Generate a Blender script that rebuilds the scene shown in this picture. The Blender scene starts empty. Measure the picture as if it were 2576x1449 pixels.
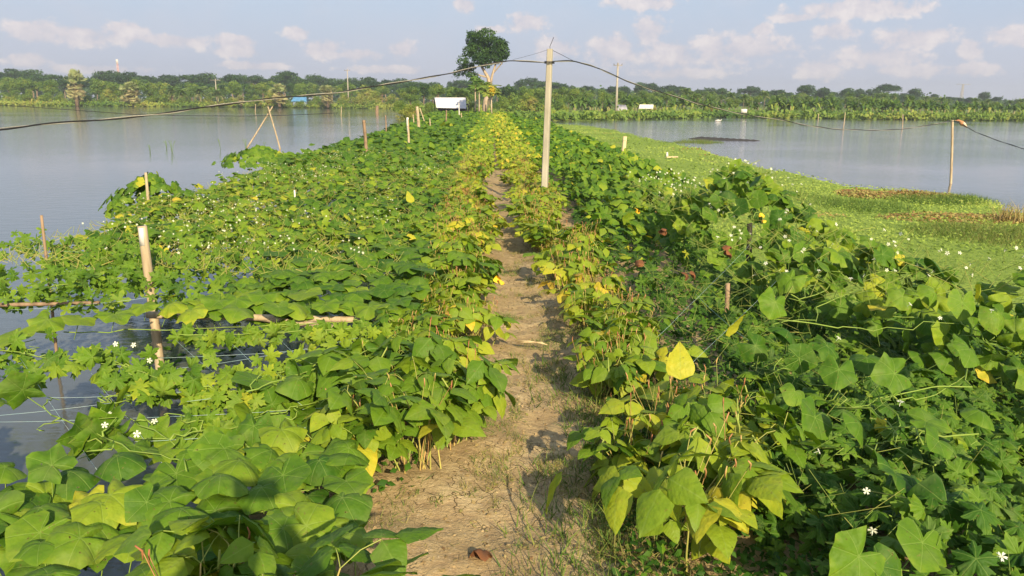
import bpy, math, random
import numpy as np
from mathutils import Matrix, Vector
R_ = math.radians
rng = np.random.default_rng(7)
random.seed(7)
S = bpy.context.scene
COL = S.collection

# ------------------------------------------------------------------ camera
# the photograph is read in a 2576 x 1449 frame (px, py)
CAMZ, F, CX, CY = 1.6, 2004.0, 1288.0, 724.5
PITCH, ROLL = R_(13.29), R_(0.5)
fw = np.array([0, math.cos(PITCH), -math.sin(PITCH)])
r0 = np.array([1., 0, 0]); u0 = np.array([0, math.sin(PITCH), math.cos(PITCH)])
rt = r0 * math.cos(ROLL) + u0 * math.sin(ROLL)
up = u0 * math.cos(ROLL) - r0 * math.sin(ROLL)
cam_d = bpy.data.cameras.new('camera'); cam = bpy.data.objects.new('camera', cam_d); COL.objects.link(cam)
cam_d.sensor_width = 36; cam_d.lens = F / 2576 * 36; cam_d.clip_end = 6000; cam_d.clip_start = 0.02
M4 = Matrix([[rt[0], up[0], -fw[0], 0], [rt[1], up[1], -fw[1], 0], [rt[2], up[2], -fw[2], CAMZ], [0, 0, 0, 1]])
cam.matrix_world = M4
S.camera = cam

def ray(px, py): return fw + rt * (px - CX) / F + up * (CY - py) / F
def P(px, py, z=0.0):                      # the point of height z seen there
    d = ray(px, py); t = (z - CAMZ) / d[2]; return np.array([0, 0, CAMZ]) + d * t
def D(px, py, Y):                          # the point Y metres ahead seen there
    d = ray(px, py); return np.array([0, 0, CAMZ]) + d * (Y / d[1])

# ------------------------------------------------------------------ light
SUN_AZ, SUN_EL = R_(19), R_(26)            # sun behind the right shoulder
S2 = np.array([math.sin(SUN_AZ) * math.cos(SUN_EL), -math.cos(SUN_AZ) * math.cos(SUN_EL), math.sin(SUN_EL)])
sl = bpy.data.lights.new('sun', 'SUN'); sun = bpy.data.objects.new('sun', sl); COL.objects.link(sun)
sl.energy = 5.0; sl.angle = R_(0.53); sl.color = (1.0, 0.83, 0.54)
sun.rotation_euler = Vector(S2).to_track_quat('Z', 'Y').to_euler()
S.view_settings.view_transform = 'Standard'; S.view_settings.look = 'None'
S.view_settings.exposure = 0.52; S.view_settings.gamma = 1

def nd(nt, t, **kw):
    n = nt.nodes.new(t)
    for k, v in kw.items():
        if k.startswith('i_'): n.inputs[k[2:]].default_value = v
        else: setattr(n, k, v)
    return n
def mth(nt, op, a, b=None, c=None, clamp=False):
    n = nt.nodes.new('ShaderNodeMath'); n.operation = op; n.use_clamp = clamp
    for i, x in enumerate((a, b, c)):
        if x is None: continue
        if isinstance(x, (int, float)): n.inputs[i].default_value = x
        else: nt.links.new(x, n.inputs[i])
    return n.outputs[0]
def mixc(nt, f, a, b, blend='MIX'):
    n = nt.nodes.new('ShaderNodeMix'); n.data_type = 'RGBA'; n.blend_type = blend
    for s, x in ((n.inputs[0], f), (n.inputs[6], a), (n.inputs[7], b)):
        if hasattr(x, 'links'): nt.links.new(x, s)
        elif isinstance(x, (int, float)): s.default_value = x
        else: s.default_value = tuple(x) + (1,) if len(x) == 3 else x
    return n.outputs[2]
def ramp(nt, f, stops):
    n = nt.nodes.new('ShaderNodeValToRGB'); e = n.color_ramp.elements
    while len(e) < len(stops): e.new(0.5)
    for el, (p, c) in zip(e, stops):
        el.position = p; el.color = (c, c, c, 1) if isinstance(c, (int, float)) else tuple(c) + (1,)
    nt.links.new(f, n.inputs[0]); return n.outputs[0]

W = bpy.data.worlds.new("World"); S.world = W; W.use_nodes = True
nt = W.node_tree; nt.nodes.clear()
sky = nd(nt, 'ShaderNodeTexSky', sky_type='NISHITA', sun_disc=False, sun_elevation=SUN_EL,
         sun_rotation=math.atan2(S2[0], S2[1]), air_density=1.3, dust_density=2.5, ozone_density=1.0)
tc = nd(nt, 'ShaderNodeTexCoord'); sep = nd(nt, 'ShaderNodeSeparateXYZ'); nt.links.new(tc.outputs['Generated'], sep.inputs[0])
az = mth(nt, 'ARCTAN2', sep.outputs[0], sep.outputs[1]); el = mth(nt, 'ARCSINE', sep.outputs[2])
cmb = nd(nt, 'ShaderNodeCombineXYZ'); nt.links.new(az, cmb.inputs[0]); nt.links.new(el, cmb.inputs[1])
cl = None
CLOUDS = [(95, 82, 62, 24), (210, 90, 75, 20), (320, 84, 55, 22), (430, 103, 90, 13), (590, 105, 60, 15), (600, 128, 65, 14), (75, 152, 45, 14), (815, 125, 52, 20), (900, 138, 60, 12),
          (1010, 125, 35, 22), (750, 85, 35, 14), (1325, 58, 52, 22), (1170, 12, 30, 18), (1232, 75, 40, 10), (1545, 128, 70, 34), (1632, 80, 50, 30), (1690, 135, 80, 32), (1620, 10, 100, 14),
          (1915, 75, 26, 15), (1880, 125, 130, 30), (1800, 130, 45, 34), (2160, 22, 160, 20), (2215, 145, 100, 24), (2300, 95, 90, 22), (2100, 80, 55, 18), (2440, 125, 26, 22), (2560, 92, 60, 22),
          (2060, 175, 50, 22), (2440, 175, 70, 14), (1400, 122, 60, 26), (1710, 185, 110, 12), (2290, 178, 90, 14), (620, 165, 90, 9), (980, 175, 110, 9), (250, 175, 120, 9), (2000, 45, 60, 10),
          (700, -60, 300, 26), (1900, -70, 260, 22), (-700, 60, 300, 30), (3300, 60, 300, 36), (1200, -160, 400, 40)]
for (px, py, w, h) in CLOUDS:
    d = ray(px, py); d = d / np.linalg.norm(d)
    a0, e0 = math.atan2(d[0], d[1]), math.asin(d[2])
    s = nd(nt, 'ShaderNodeVectorMath', operation='SUBTRACT'); nt.links.new(cmb.outputs[0], s.inputs[0]); s.inputs[1].default_value = (a0, e0, 0)
    m = nd(nt, 'ShaderNodeVectorMath', operation='MULTIPLY'); nt.links.new(s.outputs[0], m.inputs[0]); m.inputs[1].default_value = (F / (w * 1.12), F / (h * 1.35), 0)
    l = nd(nt, 'ShaderNodeVectorMath', operation='LENGTH'); nt.links.new(m.outputs[0], l.inputs[0])
    v = mth(nt, 'SUBTRACT', 1.0, l.outputs[1])
    cl = v if cl is None else mth(nt, 'SMOOTH_MAX', cl, v, 0.35)
mp = nd(nt, 'ShaderNodeMapping'); mp.inputs['Scale'].default_value = (1, 1.25, 1); nt.links.new(cmb.outputs[0], mp.inputs[0])
n1 = nd(nt, 'ShaderNodeTexNoise'); n1.inputs['Scale'].default_value = 38; n1.inputs['Detail'].default_value = 8; n1.inputs['Roughness'].default_value = 0.62; nt.links.new(mp.outputs[0], n1.inputs['Vector'])
n2 = nd(nt, 'ShaderNodeTexNoise'); n2.inputs['Scale'].default_value = 9; n2.inputs['Detail'].default_value = 6; n2.inputs['Roughness'].default_value = 0.55; nt.links.new(mp.outputs[0], n2.inputs['Vector'])
dens = mth(nt, 'ADD', cl, mth(nt, 'MULTIPLY', mth(nt, 'SUBTRACT', n1.outputs[0], 0.5), 2.6))
mask = ramp(nt, dens, [(0.05, 0.0), (0.45, 1.0)])
wisp = ramp(nt, n2.outputs[0], [(0.45, 0.0), (0.75, 0.55)])
haze = ramp(nt, el, [(0.0, 0.82), (0.16, 0.72), (0.45, 0.5), (1.0, 0.35)])
base = mixc(nt, haze, sky.outputs[0], (3.45, 4.5, 6.3))
low = ramp(nt, el, [(0.0, 0.85), (0.10, 0.3), (0.2, 0.0)])
base = mixc(nt, low, base, (4.25, 4.35, 5.0))
base = mixc(nt, wisp, base, (4.6, 4.75, 5.4))
shd = ramp(nt, n1.outputs[0], [(0.36, (4.5, 4.45, 5.0)), (0.52, (5.4, 5.05, 5.3)), (0.66, (6.3, 5.8, 5.75))])
fin = mixc(nt, mth(nt, 'MULTIPLY', mask, 0.9), base, shd)
bg = nd(nt, 'ShaderNodeBackground'); bg.inputs[1].default_value = 0.1; nt.links.new(fin, bg.inputs[0])
out = nd(nt, 'ShaderNodeOutputWorld'); nt.links.new(bg.outputs[0], out.inputs[0])

# ------------------------------------------------------------------ mesh helpers
class MB:
    """collects verts, triangles, quads; builds ONE mesh object"""
    def __init__(s): s.V = []; s.T = []; s.Q = []; s.U = []; s.K = []; s.TM = []; s.QM = []; s.n = 0
    def add(s, V, T=None, Q=None, uv=None, tint=0.4, mat=0):
        V = np.asarray(V, float).reshape(-1, 3); k = len(V)
        s.V.append(V); s.U.append(np.zeros((k, 2)) if uv is None else uv)
        s.K.append(np.broadcast_to(np.asarray(tint, float), (k,)).copy())
        if T is not None and len(T): T = np.asarray(T).reshape(-1, 3); s.T.append(T + s.n); s.TM.append(np.full(len(T), mat))
        if Q is not None and len(Q): Q = np.asarray(Q).reshape(-1, 4); s.Q.append(Q + s.n); s.QM.append(np.full(len(Q), mat))
        s.n += k
    def scatter(s, tm, pos, Rm, sc, tint, mat=0):
        V0, T0, Q0, U0 = tm; m = len(pos); k = len(V0)
        if m == 0: return
        sc = np.broadcast_to(np.asarray(sc, float), (m,)); tint = np.broadcast_to(np.asarray(tint, float), (m,))
        V = np.einsum('mij,kj->mki', Rm, V0) * sc[:, None, None] + pos[:, None, :]
        off = (np.arange(m) * k)[:, None, None]
        T = (T0[None] + off).reshape(-1, 3) if T0 is not None and len(T0) else None
        Q = (Q0[None] + off).reshape(-1, 4) if Q0 is not None and len(Q0) else None
        s.add(V.reshape(-1, 3), T, Q, np.tile(U0, (m, 1)), np.repeat(tint, k), mat)
    def tube(s, pts, rad, sides=6, tint=0.4, mat=0, cap=True):
        pts = np.asarray(pts, float); n = len(pts); rad = np.broadcast_to(np.asarray(rad, float), (n,))
        tg = np.gradient(pts, axis=0); tg /= np.linalg.norm(tg, axis=1)[:, None] + 1e-9
        ref = np.array([0, 0, 1.]) if abs(tg[:, 2]).mean() < 0.8 else np.array([1., 0, 0])
        a = np.cross(tg, ref); a /= np.linalg.norm(a, axis=1)[:, None] + 1e-9; b = np.cross(tg, a)
        th = np.linspace(0, 2 * math.pi, sides, endpoint=False)
        V = pts[:, None] + rad[:, None, None] * (np.cos(th)[None, :, None] * a[:, None] + np.sin(th)[None, :, None] * b[:, None])
        i, j = np.meshgrid(np.arange(n - 1), np.arange(sides), indexing='ij'); j2 = (j + 1) % sides
        Q = np.stack([i * sides + j, i * sides + j2, (i + 1) * sides + j2, (i + 1) * sides + j], -1).reshape(-1, 4)
        V = V.reshape(-1, 3); T = []
        if cap:
            V = np.vstack([V, pts[:1], pts[-1:]]); c0, c1 = n * sides, n * sides + 1
            T = [(c0, (k + 1) % sides, k) for k in range(sides)] + [(c1, (n - 1) * sides + k, (n - 1) * sides + (k + 1) % sides) for k in range(sides)]
        L = np.concatenate([[0], np.cumsum(np.linalg.norm(np.diff(pts, axis=0), axis=1))])
        uv = np.stack([np.tile(th / 6.283, n), np.repeat(L, sides)], -1)
        if cap: uv = np.vstack([uv, [[0, 0], [0, L[-1]]]])
        s.add(V, np.array(T) if cap else None, Q, uv, tint, mat)
    def box(s, c, size, rot=None, tint=0.4, mat=0):
        v = np.array([(x, y, z) for x in (-.5, .5) for y in (-.5, .5) for z in (-.5, .5)]) * np.asarray(size)
        if rot is not None: v = v @ np.asarray(rot).T
        s.add(v + np.asarray(c), None, [(0, 1, 3, 2), (4, 6, 7, 5), (0, 4, 5, 1), (2, 3, 7, 6), (0, 2, 6, 4), (1, 5, 7, 3)], None, tint, mat)
    def mesh(s, name, mats, smooth=True):
        V = np.vstack(s.V); U = np.vstack(s.U); K = np.concatenate(s.K)
        T = np.vstack(s.T) if s.T else np.zeros((0, 3), int); Q = np.vstack(s.Q) if s.Q else np.zeros((0, 4), int)
        mi = np.concatenate((s.TM or [np.zeros(0)]) + (s.QM or [np.zeros(0)])).astype(np.int32)
        loops = np.concatenate([T.ravel(), Q.ravel()]).astype(np.int32)
        ls = np.concatenate([np.arange(len(T)) * 3, len(T) * 3 + np.arange(len(Q)) * 4]).astype(np.int32)
        me = bpy.data.meshes.new(name)
        me.vertices.add(len(V)); me.vertices.foreach_set('co', V.astype(np.float32).ravel())
        me.loops.add(len(loops)); me.loops.foreach_set('vertex_index', loops)
        me.polygons.add(len(ls)); me.polygons.foreach_set('loop_start', ls)
        me.polygons.foreach_set('material_index', mi)
        me.polygons.foreach_set('use_smooth', np.full(len(ls), smooth))
        uvl = me.uv_layers.new(name='UVMap'); uvl.data.foreach_set('uv', U[loops].astype(np.float32).ravel())
        at = me.attributes.new('tint', 'FLOAT', 'POINT'); at.data.foreach_set('value', K.astype(np.float32))
        for m in (mats if isinstance(mats, (list, tuple)) else [mats]): me.materials.append(m)
        me.update(calc_edges=True); me.validate()
        return me
    def build(s, name, mats, parent=None, smooth=True):
        if not s.V: return None
        o = bpy.data.objects.new(name, s.mesh(name, mats, smooth)); COL.objects.link(o)
        if parent is not None: o.parent = parent
        return o

def tag(o, label=None, cat=None, group=None, kind=None):
    if label: o['label'] = label
    if cat: o['category'] = cat
    if group: o['group'] = group
    if kind: o['kind'] = kind
    return o
def thing(name, label, cat, loc=(0, 0, 0), rz=0, group=None):
    o = bpy.data.objects.new(name, None); COL.objects.link(o); o.location = tuple(loc); o.rotation_euler = (0, 0, rz)
    o.empty_display_size = 0.1
    return tag(o, label, cat, group)
def copy_tree(o, parent=None):
    c = o.copy(); COL.objects.link(c)
    if parent is not None: c.parent = parent
    for ch in list(o.children): copy_tree(ch, c)
    return c
def place(o, loc, rz, sc=1, label=None, group=None, tilt=(0, 0)):
    o.location = tuple(loc); o.rotation_euler = (tilt[0], tilt[1], rz); o.scale = (sc,) * 3 if isinstance(sc, (int, float)) else sc
    if label: o['label'] = label
    if group: o['group'] = group
def orient(n, t):
    n = n / np.linalg.norm(n, axis=-1, keepdims=True)
    t = t - (t * n).sum(-1, keepdims=True) * n; t = t / (np.linalg.norm(t, axis=-1, keepdims=True) + 1e-9)
    return np.stack([np.cross(t, n), t, n], -1)
def rdir(m, tilt, bias=(0, 0, 1)):        # normals scattered about a direction
    n = rng.normal(0, tilt, (m, 3)) + np.asarray(bias, float); n[:, 2] = np.abs(n[:, 2]) * 0.9 + 0.1
    return n
def yaw(m, a=None, spread=None):
    th = rng.uniform(0, 6.283, m) if a is None else rng.normal(a, spread, m)
    return np.stack([np.cos(th), np.sin(th), np.zeros(m)], -1)
# smooth value noise on the plane
_g = rng.random((64, 64))
def vnoise(x, y, s=1.0, o=0):
    x = np.asarray(x) * s + o * 7.3 + 100; y = np.asarray(y) * s + o * 3.1 + 100
    i, j = np.floor(x).astype(int), np.floor(y).astype(int); u, v = x - i, y - j
    u, v = u * u * (3 - 2 * u), v * v * (3 - 2 * v)
    g = lambda a, b: _g[a % 64, b % 64]
    return (g(i, j) * (1 - u) + g(i + 1, j) * u) * (1 - v) + (g(i, j + 1) * (1 - u) + g(i + 1, j + 1) * u) * v
def sstep(a, b, x): t = np.clip((x - a) / (b - a), 0, 1); return t * t * (3 - 2 * t)

# ------------------------------------------------------------------ materials
def new_mat(name):
    m = bpy.data.materials.new(name); m.use_nodes = True; t = m.node_tree; t.nodes.clear()
    o = t.nodes.new('ShaderNodeOutputMaterial'); return m, t, o
def mat_leaf(name, stops, veins=0.0, nv=3.5, trans=0.3, rough=0.58, spec=0.22, mottle=0.06, msc=28, feather=False):
    m, t, o = new_mat(name)
    a = nd(t, 'ShaderNodeAttribute', attribute_name='tint')
    g = nd(t, 'ShaderNodeNewGeometry')
    nz = nd(t, 'ShaderNodeTexNoise'); nz.inputs['Scale'].default_value = msc; nz.inputs['Detail'].default_value = 3
    t.links.new(g.outputs['Position'], nz.inputs['Vector'])
    f = mth(t, 'ADD', a.outputs['Fac'], mth(t, 'MULTIPLY', mth(t, 'SUBTRACT', nz.outputs[0], 0.5), mottle * 2.2))
    c = ramp(t, f, stops); hgt = None
    if veins:
        uv = nd(t, 'ShaderNodeUVMap', uv_map='UVMap'); sp = nd(t, 'ShaderNodeSeparateXYZ'); t.links.new(uv.outputs[0], sp.inputs[0])
        if feather:     # midrib with side veins
            ax = mth(t, 'ABSOLUTE', sp.outputs[0])
            mid = mth(t, 'LESS_THAN', ax, 0.018)
            w = mth(t, 'ABSOLUTE', mth(t, 'SINE', mth(t, 'MULTIPLY', mth(t, 'SUBTRACT', sp.outputs[1], mth(t, 'MULTIPLY', ax, 0.8)), 24.0)))
            vv = mth(t, 'MAXIMUM', mid, mth(t, 'MULTIPLY', mth(t, 'LESS_THAN', w, 0.12), 0.3)); hgt = mth(t, 'MULTIPLY', w, 0.12)
        else:
            th = mth(t, 'ARCTAN2', sp.outputs[0], sp.outputs[1])
            rr = mth(t, 'SQRT', mth(t, 'ADD', mth(t, 'POWER', sp.outputs[0], 2.0), mth(t, 'POWER', sp.outputs[1], 2.0)))
            w = mth(t, 'MULTIPLY', mth(t, 'ABSOLUTE', mth(t, 'SINE', mth(t, 'MULTIPLY', th, nv))), rr)
            w2 = mth(t, 'ABSOLUTE', mth(t, 'SINE', mth(t, 'ADD', mth(t, 'MULTIPLY', rr, 42.0), mth(t, 'MULTIPLY', th, nv * 4))))
            vv = mth(t, 'MAXIMUM', mth(t, 'LESS_THAN', w, 0.022), 0.0); hgt = mth(t, 'MULTIPLY', mth(t, 'MINIMUM', w, 0.06), 6.0)
        if not feather:
            f = mth(t, 'ADD', f, mth(t, 'MULTIPLY', ramp(t, mth(t, 'ADD', rr, mth(t, 'MULTIPLY', nz.outputs[0], 0.25)), [(0.50, 0.0), (0.68, 1.0)]), 0.08)); c = ramp(t, f, stops)
        c = mixc(t, mth(t, 'MULTIPLY', vv, veins), c, (0.30, 0.42, 0.10))
    if veins:
        ns_ = nd(t, 'ShaderNodeTexNoise'); ns_.inputs['Scale'].default_value = 75; ns_.inputs['Detail'].default_value = 3; t.links.new(g.outputs['Position'], ns_.inputs['Vector'])
        c = mixc(t, ramp(t, ns_.outputs[0], [(0.66, 0.0), (0.71, 0.75)]), c, (0.22, 0.16, 0.05))
        nd_ = nd(t, 'ShaderNodeTexNoise'); nd_.inputs['Scale'].default_value = 11; nd_.inputs['Detail'].default_value = 6; t.links.new(g.outputs['Position'], nd_.inputs['Vector'])
        c = mixc(t, ramp(t, nd_.outputs[0], [(0.5, 0.0), (0.75, 0.2)]), c, (0.34, 0.37, 0.16))
    p = nd(t, 'ShaderNodeBsdfPrincipled'); p.inputs['Roughness'].default_value = rough; p.inputs['Specular IOR Level'].default_value = spec
    t.links.new(c, p.inputs['Base Color'])
    if hgt is not None:
        b = nd(t, 'ShaderNodeBump'); b.inputs['Strength'].default_value = 0.5; b.inputs['Distance'].default_value = 0.006
        t.links.new(mth(t, 'ADD', hgt, nz.outputs[0]), b.inputs['Height']); t.links.new(b.outputs[0], p.inputs['Normal'])
    if hgt is not None:
        nq = nd(t, 'ShaderNodeTexNoise'); nq.inputs['Scale'].default_value = 34; nq.inputs['Detail'].default_value = 2; t.links.new(g.outputs['Position'], nq.inputs['Vector'])
        b2 = nd(t, 'ShaderNodeBump'); b2.inputs['Strength'].default_value = 0.55; b2.inputs['Distance'].default_value = 0.012
        t.links.new(nq.outputs[0], b2.inputs['Height']); t.links.new(b.outputs[0], b2.inputs['Normal']); t.links.new(b2.outputs[0], p.inputs['Normal'])
    tr = nd(t, 'ShaderNodeBsdfTranslucent'); t.links.new(mixc(t, 1.0, c, (1.25, 1.15, 0.45), 'MULTIPLY'), tr.inputs[0])
    mx = nd(t, 'ShaderNodeMixShader'); mx.inputs[0].default_value = trans
    t.links.new(p.outputs[0], mx.inputs[1]); t.links.new(tr.outputs[0], mx.inputs[2]); t.links.new(mx.outputs[0], o.inputs[0])
    if veins:      # insect holes
        tp = nd(t, 'ShaderNodeBsdfTransparent'); m2 = nd(t, 'ShaderNodeMixShader'); t.links.new(mth(t, 'GREATER_THAN', ns_.outputs[0], 0.725), m2.inputs[0])
        t.links.new(mx.outputs[0], m2.inputs[1]); t.links.new(tp.outputs[0], m2.inputs[2]); t.links.new(m2.outputs[0], o.inputs[0])
    return m
def mat_simple(name, col, rough=0.7, col2=None, scale=8, detail=4, bump=0.0, stretch=(1, 1, 1), spec=0.3, metal=0, attr=False):
    m, t, o = new_mat(name); p = nd(t, 'ShaderNodeBsdfPrincipled')
    p.inputs['Roughness'].default_value = rough; p.inputs['Specular IOR Level'].default_value = spec; p.inputs['Metallic'].default_value = metal
    tcn = nd(t, 'ShaderNodeTexCoord'); mpn = nd(t, 'ShaderNodeMapping'); mpn.inputs['Scale'].default_value = stretch
    t.links.new(tcn.outputs['Object'], mpn.inputs[0])
    nz = nd(t, 'ShaderNodeTexNoise'); nz.inputs['Scale'].default_value = scale; nz.inputs['Detail'].default_value = detail; t.links.new(mpn.outputs[0], nz.inputs['Vector'])
    c = ramp(t, nz.outputs[0], [(0.35, col), (0.65, col2 or tuple(x * 0.75 for x in col))])
    t.links.new(c, p.inputs['Base Color'])
    if bump:
        b = nd(t, 'ShaderNodeBump'); b.inputs['Strength'].default_value = bump; b.inputs['Distance'].default_value = 0.01
        t.links.new(nz.outputs[0], b.inputs['Height']); t.links.new(b.outputs[0], p.inputs['Normal'])
    t.links.new(p.outputs[0], o.inputs[0]); return m

G = [(0.0, (0.018, 0.058, 0.010)), (0.3, (0.052, 0.14, 0.012)), (0.5, (0.130, 0.245, 0.016)), (0.68, (0.27, 0.365, 0.025)), (0.8, (0.48, 0.48, 0.035)), (0.9, (0.68, 0.53, 0.05)), (1.0, (0.30, 0.14, 0.06))]
M_gourd = mat_leaf('gourd leaf', G, veins=0.38, nv=3.5, mottle=0.07)
M_bitter = mat_leaf('bitter gourd leaf', G, veins=0.35, nv=2.5, mottle=0.05)
M_bean = mat_leaf('bean leaf', G, veins=0.22, feather=True, trans=0.33, rough=0.52)
M_small = mat_leaf('small leaf', G, mottle=0.08, trans=0.28)
M_weed = mat_leaf('floating weed', [(0, (0.07, 0.13, 0.02)), (0.4, (0.21, 0.31, 0.05)), (0.7, (0.36, 0.46, 0.09)), (0.86, (0.45, 0.42, 0.13)), (1, (0.28, 0.13, 0.06))], mottle=0.1, msc=2.0, trans=0.25)
M_grass = mat_leaf('grass blade', [(0, (0.05, 0.11, 0.02)), (0.4, (0.13, 0.22, 0.04)), (0.65, (0.25, 0.25, 0.07)), (0.85, (0.42, 0.33, 0.15)), (1, (0.25, 0.15, 0.07))], mottle=0.1, trans=0.2)
M_stem = mat_leaf('green stem', [(0, (0.07, 0.15, 0.02)), (0.4, (0.22, 0.33, 0.06)), (0.7, (0.45, 0.42, 0.12)), (0.85, (0.50, 0.27, 0.12)), (1, (0.33, 0.13, 0.06))], mottle=0.1, trans=0.0)
M_tree = mat_leaf('tree foliage', [(0, (0.02, 0.06, 0.02)), (0.3, (0.07, 0.15, 0.03)), (0.55, (0.17, 0.27, 0.045)), (0.75, (0.32, 0.36, 0.07)), (0.9, (0.36, 0.30, 0.10)), (1, (0.25, 0.14, 0.07))], mottle=0.10, msc=0.9, trans=0.3, rough=0.6)
M_palm = mat_leaf('palm frond', [(0, (0.05, 0.12, 0.03)), (0.35, (0.13, 0.22, 0.05)), (0.6, (0.34, 0.38, 0.17)), (0.8, (0.42, 0.38, 0.20)), (1, (0.38, 0.28, 0.17))], mottle=0.08, msc=1.5, trans=0.2, rough=0.55)
M_bark = mat_simple('bark', (0.30, 0.22, 0.15), 0.9, (0.14, 0.10, 0.07), 6, bump=0.5, stretch=(1, 1, 0.2))
M_pale = mat_simple('pale bark', (0.52, 0.42, 0.32), 0.85, (0.32, 0.25, 0.17), 5, bump=0.3, stretch=(1, 1, 0.3))
M_bamboo = mat_simple('weathered bamboo', (0.56, 0.45, 0.30), 0.7, (0.33, 0.25, 0.155), 22, bump=0.4, stretch=(1, 1, 0.12))
M_bamboo_b = mat_simple('brown bamboo', (0.34, 0.235, 0.15), 0.8, (0.17, 0.115, 0.07), 18, bump=0.4, stretch=(1, 1, 0.15))
M_cut = mat_simple('cut bamboo face', (0.78, 0.64, 0.42), 0.7, (0.60, 0.43, 0.24), 30, bump=0.3, stretch=(1, 1, 0.1))
M_white = mat_simple('white paint', (0.78, 0.76, 0.72), 0.6, (0.62, 0.58, 0.52), 12)
M_conc = mat_simple('concrete post', (0.48, 0.44, 0.35), 0.9, (0.34, 0.31, 0.24), 7, 9, bump=0.6, stretch=(1, 1, 0.35))
M_polec = mat_simple('concrete pole', (0.42, 0.38, 0.32), 0.85, (0.32, 0.29, 0.25), 2)
M_black = mat_simple('black cable', (0.02, 0.02, 0.02), 0.45, (0.035, 0.03, 0.03), 40)
M_cream = mat_simple('pale cable', (0.40, 0.38, 0.32), 0.5, (0.28, 0.27, 0.22), 40)
M_string = mat_simple('nylon string', (0.35, 0.55, 0.58), 0.4, (0.5, 0.6, 0.6), 20)
M_tin = mat_simple('tin sheet', (0.74, 0.73, 0.76), 0.45, (0.58, 0.58, 0.64), 0.8, 3, spec=0.5)
M_dark = mat_simple('dark timber', (0.07, 0.06, 0.055), 0.9, (0.04, 0.035, 0.03), 6)
M_blue = mat_simple('blue tarp', (0.12, 0.30, 0.52), 0.5, (0.08, 0.22, 0.42), 1.5)
M_petal = mat_simple('white petal', (0.72, 0.73, 0.62), 0.7, (0.58, 0.62, 0.46), 14)
M_yflower = mat_simple('yellow petal', (0.80, 0.55, 0.03), 0.6, (0.75, 0.42, 0.03), 20)
M_dry = mat_simple('dry leaf', (0.22, 0.085, 0.03), 0.85, (0.11, 0.05, 0.025), 20, bump=0.3)
M_straw = mat_simple('dry straw', (0.60, 0.48, 0.28), 0.8, (0.42, 0.30, 0.16), 20)
M_rust = mat_simple('red white steel', (0.60, 0.25, 0.22), 0.6, (0.70, 0.66, 0.64), 0.35)

def mat_ground():
    m, t, o = new_mat('soil and land'); g = nd(t, 'ShaderNodeNewGeometry'); a = nd(t, 'ShaderNodeAttribute', attribute_name='tint')
    def nz(s, d=6, r=0.6):
        n = nd(t, 'ShaderNodeTexNoise'); n.inputs['Scale'].default_value = s; n.inputs['Detail'].default_value = d; n.inputs['Roughness'].default_value = r
        t.links.new(g.outputs['Position'], n.inputs['Vector']); return n.outputs[0]
    a1, a2, a3 = nz(2.2), nz(16, 8), nz(90, 4)
    soil = ramp(t, a1, [(0.3, (0.36, 0.26, 0.13)), (0.55, (0.48, 0.36, 0.19)), (0.7, (0.56, 0.44, 0.25))])
    soil = mixc(t, ramp(t, a2, [(0.35, 0.6), (0.6, 0.0)]), soil, (0.27, 0.18, 0.10))
    soil = mixc(t, ramp(t, a3, [(0.58, 0.0), (0.72, 0.6)]), soil, (0.62, 0.52, 0.36))
    vo = nd(t, 'ShaderNodeTexVoronoi', feature='DISTANCE_TO_EDGE'); vo.inputs['Scale'].default_value = 7.5
    wv = nd(t, 'ShaderNodeVectorMath', operation='ADD'); nc = nd(t, 'ShaderNodeTexNoise'); nc.inputs['Scale'].default_value = 9; t.links.new(g.outputs['Position'], nc.inputs['Vector'])
    sc = nd(t, 'ShaderNodeVectorMath', operation='SCALE'); sc.inputs['Scale'].default_value = 0.22; t.links.new(nc.outputs['Color'], sc.inputs[0])
    t.links.new(g.outputs['Position'], wv.inputs[0]); t.links.new(sc.outputs[0], wv.inputs[1]); t.links.new(wv.outputs[0], vo.inputs['Vector'])
    crack = mth(t, 'MULTIPLY', ramp(t, vo.outputs[0], [(0.0, 1.0), (0.022, 0.0)]), ramp(t, a1, [(0.48, 0.0), (0.6, 1.0)]))
    soil = mixc(t, mth(t, 'MULTIPLY', crack, 0.5), soil, (0.12, 0.075, 0.04))
    a5, a6 = nz(0.9, 5), nz(9, 6, 0.7)
    marsh = ramp(t, a6, [(0.3, (0.15, 0.22, 0.035)), (0.5, (0.24, 0.34, 0.055)), (0.7, (0.33, 0.42, 0.08))])
    marsh = mixc(t, ramp(t, a5, [(0.62, 0.0), (0.72, 0.6)]), marsh, (0.30, 0.20, 0.09))
    a7 = nz(0.08, 6)
    far = ramp(t, a7, [(0.35, (0.10, 0.17, 0.035)), (0.55, (0.18, 0.24, 0.05)), (0.7, (0.28, 0.26, 0.10))])
    mud = (0.06, 0.055, 0.035)
    c = mixc(t, ramp(t, a.outputs['Fac'], [(0.2, 0.0), (0.3, 1.0)]), soil, marsh)
    c = mixc(t, ramp(t, a.outputs['Fac'], [(0.45, 0.0), (0.55, 1.0)]), c, far)
    c = mixc(t, ramp(t, a.outputs['Fac'], [(0.75, 0.0), (0.85, 1.0)]), c, mud)
    p = nd(t, 'ShaderNodeBsdfPrincipled'); p.inputs['Roughness'].default_value = 0.95; p.inputs['Specular IOR Level'].default_value = 0.15
    t.links.new(c, p.inputs['Base Color'])
    b = nd(t, 'ShaderNodeBump'); b.inputs['Strength'].default_value = 0.8; b.inputs['Distance'].default_value = 0.02
    t.links.new(mth(t, 'SUBTRACT', mth(t, 'ADD', a2, mth(t, 'MULTIPLY', a3, 0.35)), mth(t, 'MULTIPLY', crack, 0.8)), b.inputs['Height'])
    t.links.new(b.outputs[0], p.inputs['Normal']); t.links.new(p.outputs[0], o.inputs[0]); return m
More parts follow.
